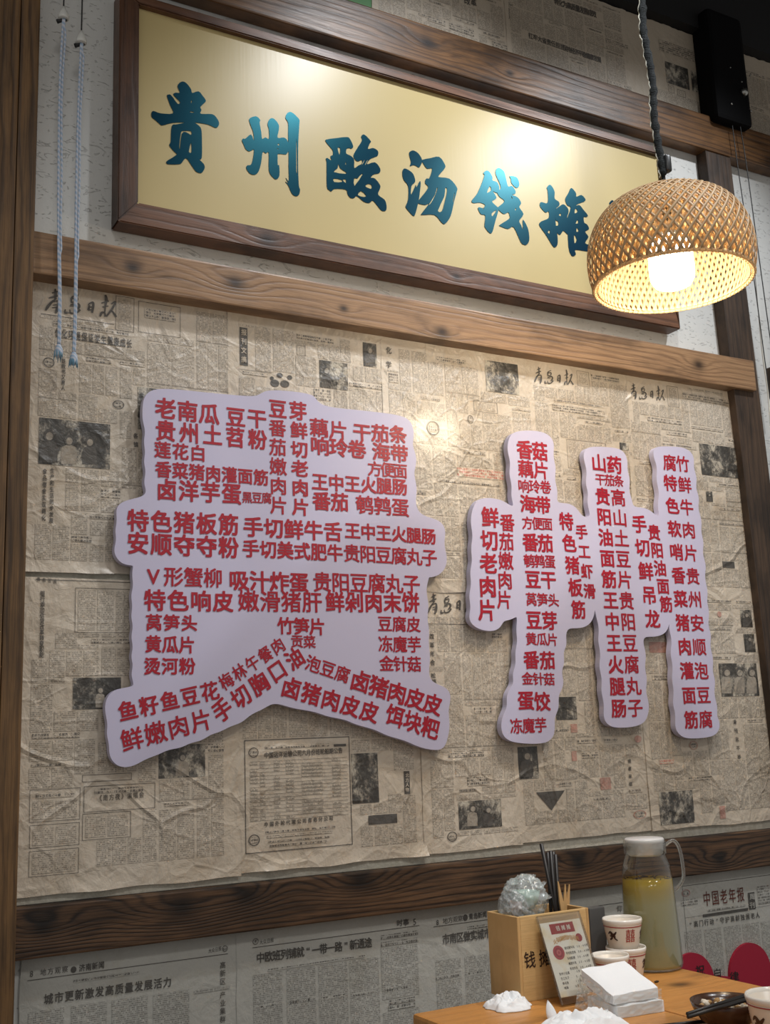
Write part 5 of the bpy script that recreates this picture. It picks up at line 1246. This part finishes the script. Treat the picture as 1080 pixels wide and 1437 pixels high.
# a pointed ear of tissue sticking up beside the big one
e0, e1, e2 = T(768, 1432), T(783, 1430), W(768, 1404, T(775, 1430).y)
V = []; 
for j in range(9):
    t = j/8
    for i in range(7):
        u = i/6; base = e0.lerp(e1, u); tip = e2; wv_ = Vector((0, -.004*math.sin(u*math.pi)*(1-t), 0)); q_ = base.lerp(tip, t)
        bul = .5*math.sin(t*math.pi)*.006*(-1 if u < .5 else 1)*abs(u-.5)*2; V.append(q_+wv_+Vector((bul, 0, .0012)))
ear = pydata('crumpled_tissue', V, [(j*7+i, j*7+i+1, (j+1)*7+i+1, (j+1)*7+i) for j in range(8) for i in range(6)], nap.m, None, True)
md = ear.modifiers.new('t', 'SOLIDIFY'); md.thickness = .0008
tag(ear, 'pointed upright tip of white tissue between the small tissue and the price card', 'tissue', 'crumpled tissues on the table')
cr = T(921, 1379); tag(crumple('tea_crumb', (cr.x, cr.y, ZT+.002), (.005, .002, .0018), .3, 2, plain('dark_crumb', srgb(58, 40, 22), .8), None, 2, 20), 'dark crumb on the table in front of the pitcher', 'crumb')

# ---------------------------------------------------------------- bowl of leftovers and chopsticks
bc = T(1018, 1404, ZT+.04); bc = Vector((bc.x, bc.y, ZT))
bowl = tag(empty('rice_bowl', bc), 'dark brown bowl of leftovers with chopsticks across it, left of the largest cup', 'bowl')
bmtl = plain('dark_brown_glaze', srgb(66, 44, 32), .22)
lathe('bowl_shell', [(.0005, .002), (.022, .0), (.024, .004), (.040, .014), (.050, .030), (.0535, .041), (.0520, .0415), (.0485, .030), (.038, .017), (.0005, .011)], bmtl, bowl, 48, loc=bc)
V, Fc = [], []; rnd = random.Random(9)
for nm, col, k_ in (('rice_leftovers', srgb(214, 204, 186), 60), ('meat_leftovers', srgb(168, 132, 84), 26)):
    bm = bmesh.new()
    for k in range(k_):
        a, r_ = rnd.uniform(0, 6.28), .040*rnd.random()**.6; s_ = rnd.uniform(.003, .0062)
        m_x = Matrix.Translation(bc+Vector((r_*math.cos(a), r_*math.sin(a), .024+.010*rnd.random()))) @ Matrix.Rotation(rnd.uniform(0, 3), 4, (rnd.random(), rnd.random(), rnd.random()+.01)) @ Matrix.Diagonal((s_*1.5, s_, s_*.7, 1))
        bmesh.ops.create_icosphere(bm, subdivisions=1, radius=1, matrix=m_x)
    o = frombm(nm, bm, plain(nm+'_material', col, .6), bowl, True); o['kind'] = 'stuff'
def onray(px, py, z): return T(px, py, z)
for k, (a_, b_, lab) in enumerate((((964, 1423), (1047, 1397), 'upper one of two black chopsticks resting across the brown bowl'), ((965, 1427), (1050, 1402), 'lower one of two black chopsticks resting across the brown bowl'))):
    p0, p1 = onray(*a_, ZT+.0462), onray(*b_, ZT+.0462); p1 = p0+(p1-p0)*1.0
    stick('chopstick', p0, p1, .0030, .0036, chop, lab, 'black chopsticks across the bowl', sq=6)
ck0, ck1 = T(925, 1440, ZT+.004), T(962, 1436, ZT+.004)
stick('chopstick', ck0, ck1+(ck1-ck0)*1.6, .003, .0034, chop, 'black chopstick lying flat on the table at the lower picture edge', None, sq=6)

# ---------------------------------------------------------------- red two-lobed placard on the dado
hcx, hz = W(1006, 1353, -.012), W(1048, 1328, -.012); hl = W(966, 1332, -.012); r_h = .066
lob = [(hz.x, hz.z-r_h), (hl.x, hl.z-r_h)]
pts_ = []
for k in range(25): a = math.radians(-35+k*(180-15+35-0)/24); pts_.append((lob[0][0]+r_h*math.cos(a), lob[0][1]+r_h*math.sin(a)))
mx_ = (lob[0][0]+lob[1][0])/2; dd_ = abs(lob[0][0]-lob[1][0])/2; ny_ = math.sqrt(max(1e-6, r_h**2-dd_**2)); zc_ = (lob[0][1]+lob[1][1])/2
pts_ = []; a1 = math.atan2(ny_, -dd_)
for k in range(25): a = -.6+(a1+.6)*k/24; pts_.append((lob[0][0]+r_h*math.cos(a), zc_+r_h*math.sin(a)))
for k in range(1, 25): a = (math.pi-a1)+((math.pi+.6)-(math.pi-a1))*k/24; pts_.append((lob[1][0]+r_h*math.cos(a), zc_+r_h*math.sin(a)))
pts_.append((mx_, zc_-r_h*2.1))
vv, ff = fill([pts_]); n = len(pts_); bm = bmesh.new()
fr_v = [bm.verts.new((x, -.016, z)) for x, z in pts_]; bk_v = [bm.verts.new((x, -.009, z)) for x, z in pts_]
for f in ff: bm.faces.new([fr_v[i] for i in f]); bm.faces.new([bk_v[i] for i in f[::-1]])
for i in range(n): bm.faces.new((fr_v[i], fr_v[(i+1) % n], bk_v[(i+1) % n], bk_v[i]))
bmesh.ops.recalc_face_normals(bm, faces=bm.faces)
heart = frombm('red_heart_placard', bm, plain('crimson_board', srgb(166, 18, 52), .55)); tag(heart, 'crimson heart-shaped placard with black brush characters, behind the table corner', 'placard')
bbp = plain('black_brush_paint', (.012, .01, .01, 1), .5)
for ch_, x_, y_ in (('祝', 982, 1362), ('自', 1006, 1366.5), ('律', 1030, 1371)): text_px('placard_character', ch_, (x_, y_), (x_, y_), 12, 15, lambda x, z: -.0168, bbp, heart, .008, -.016)

# ---------------------------------------------------------------- origins: put each mesh thing's origin at its base
for o in list(bpy.data.objects):
    if o.parent is None and o.type == 'MESH' and o.location.length < 1e-9 and len(o.data.vertices):
        xs = [v.co for v in o.data.vertices]
        c = Vector(((min(v.x for v in xs)+max(v.x for v in xs))/2, (min(v.y for v in xs)+max(v.y for v in xs))/2, min(v.z for v in xs)))
        o.data.transform(Matrix.Translation(-c)); o.location = c
        for ch in o.children: ch.matrix_parent_inverse = Matrix.Translation(-c)
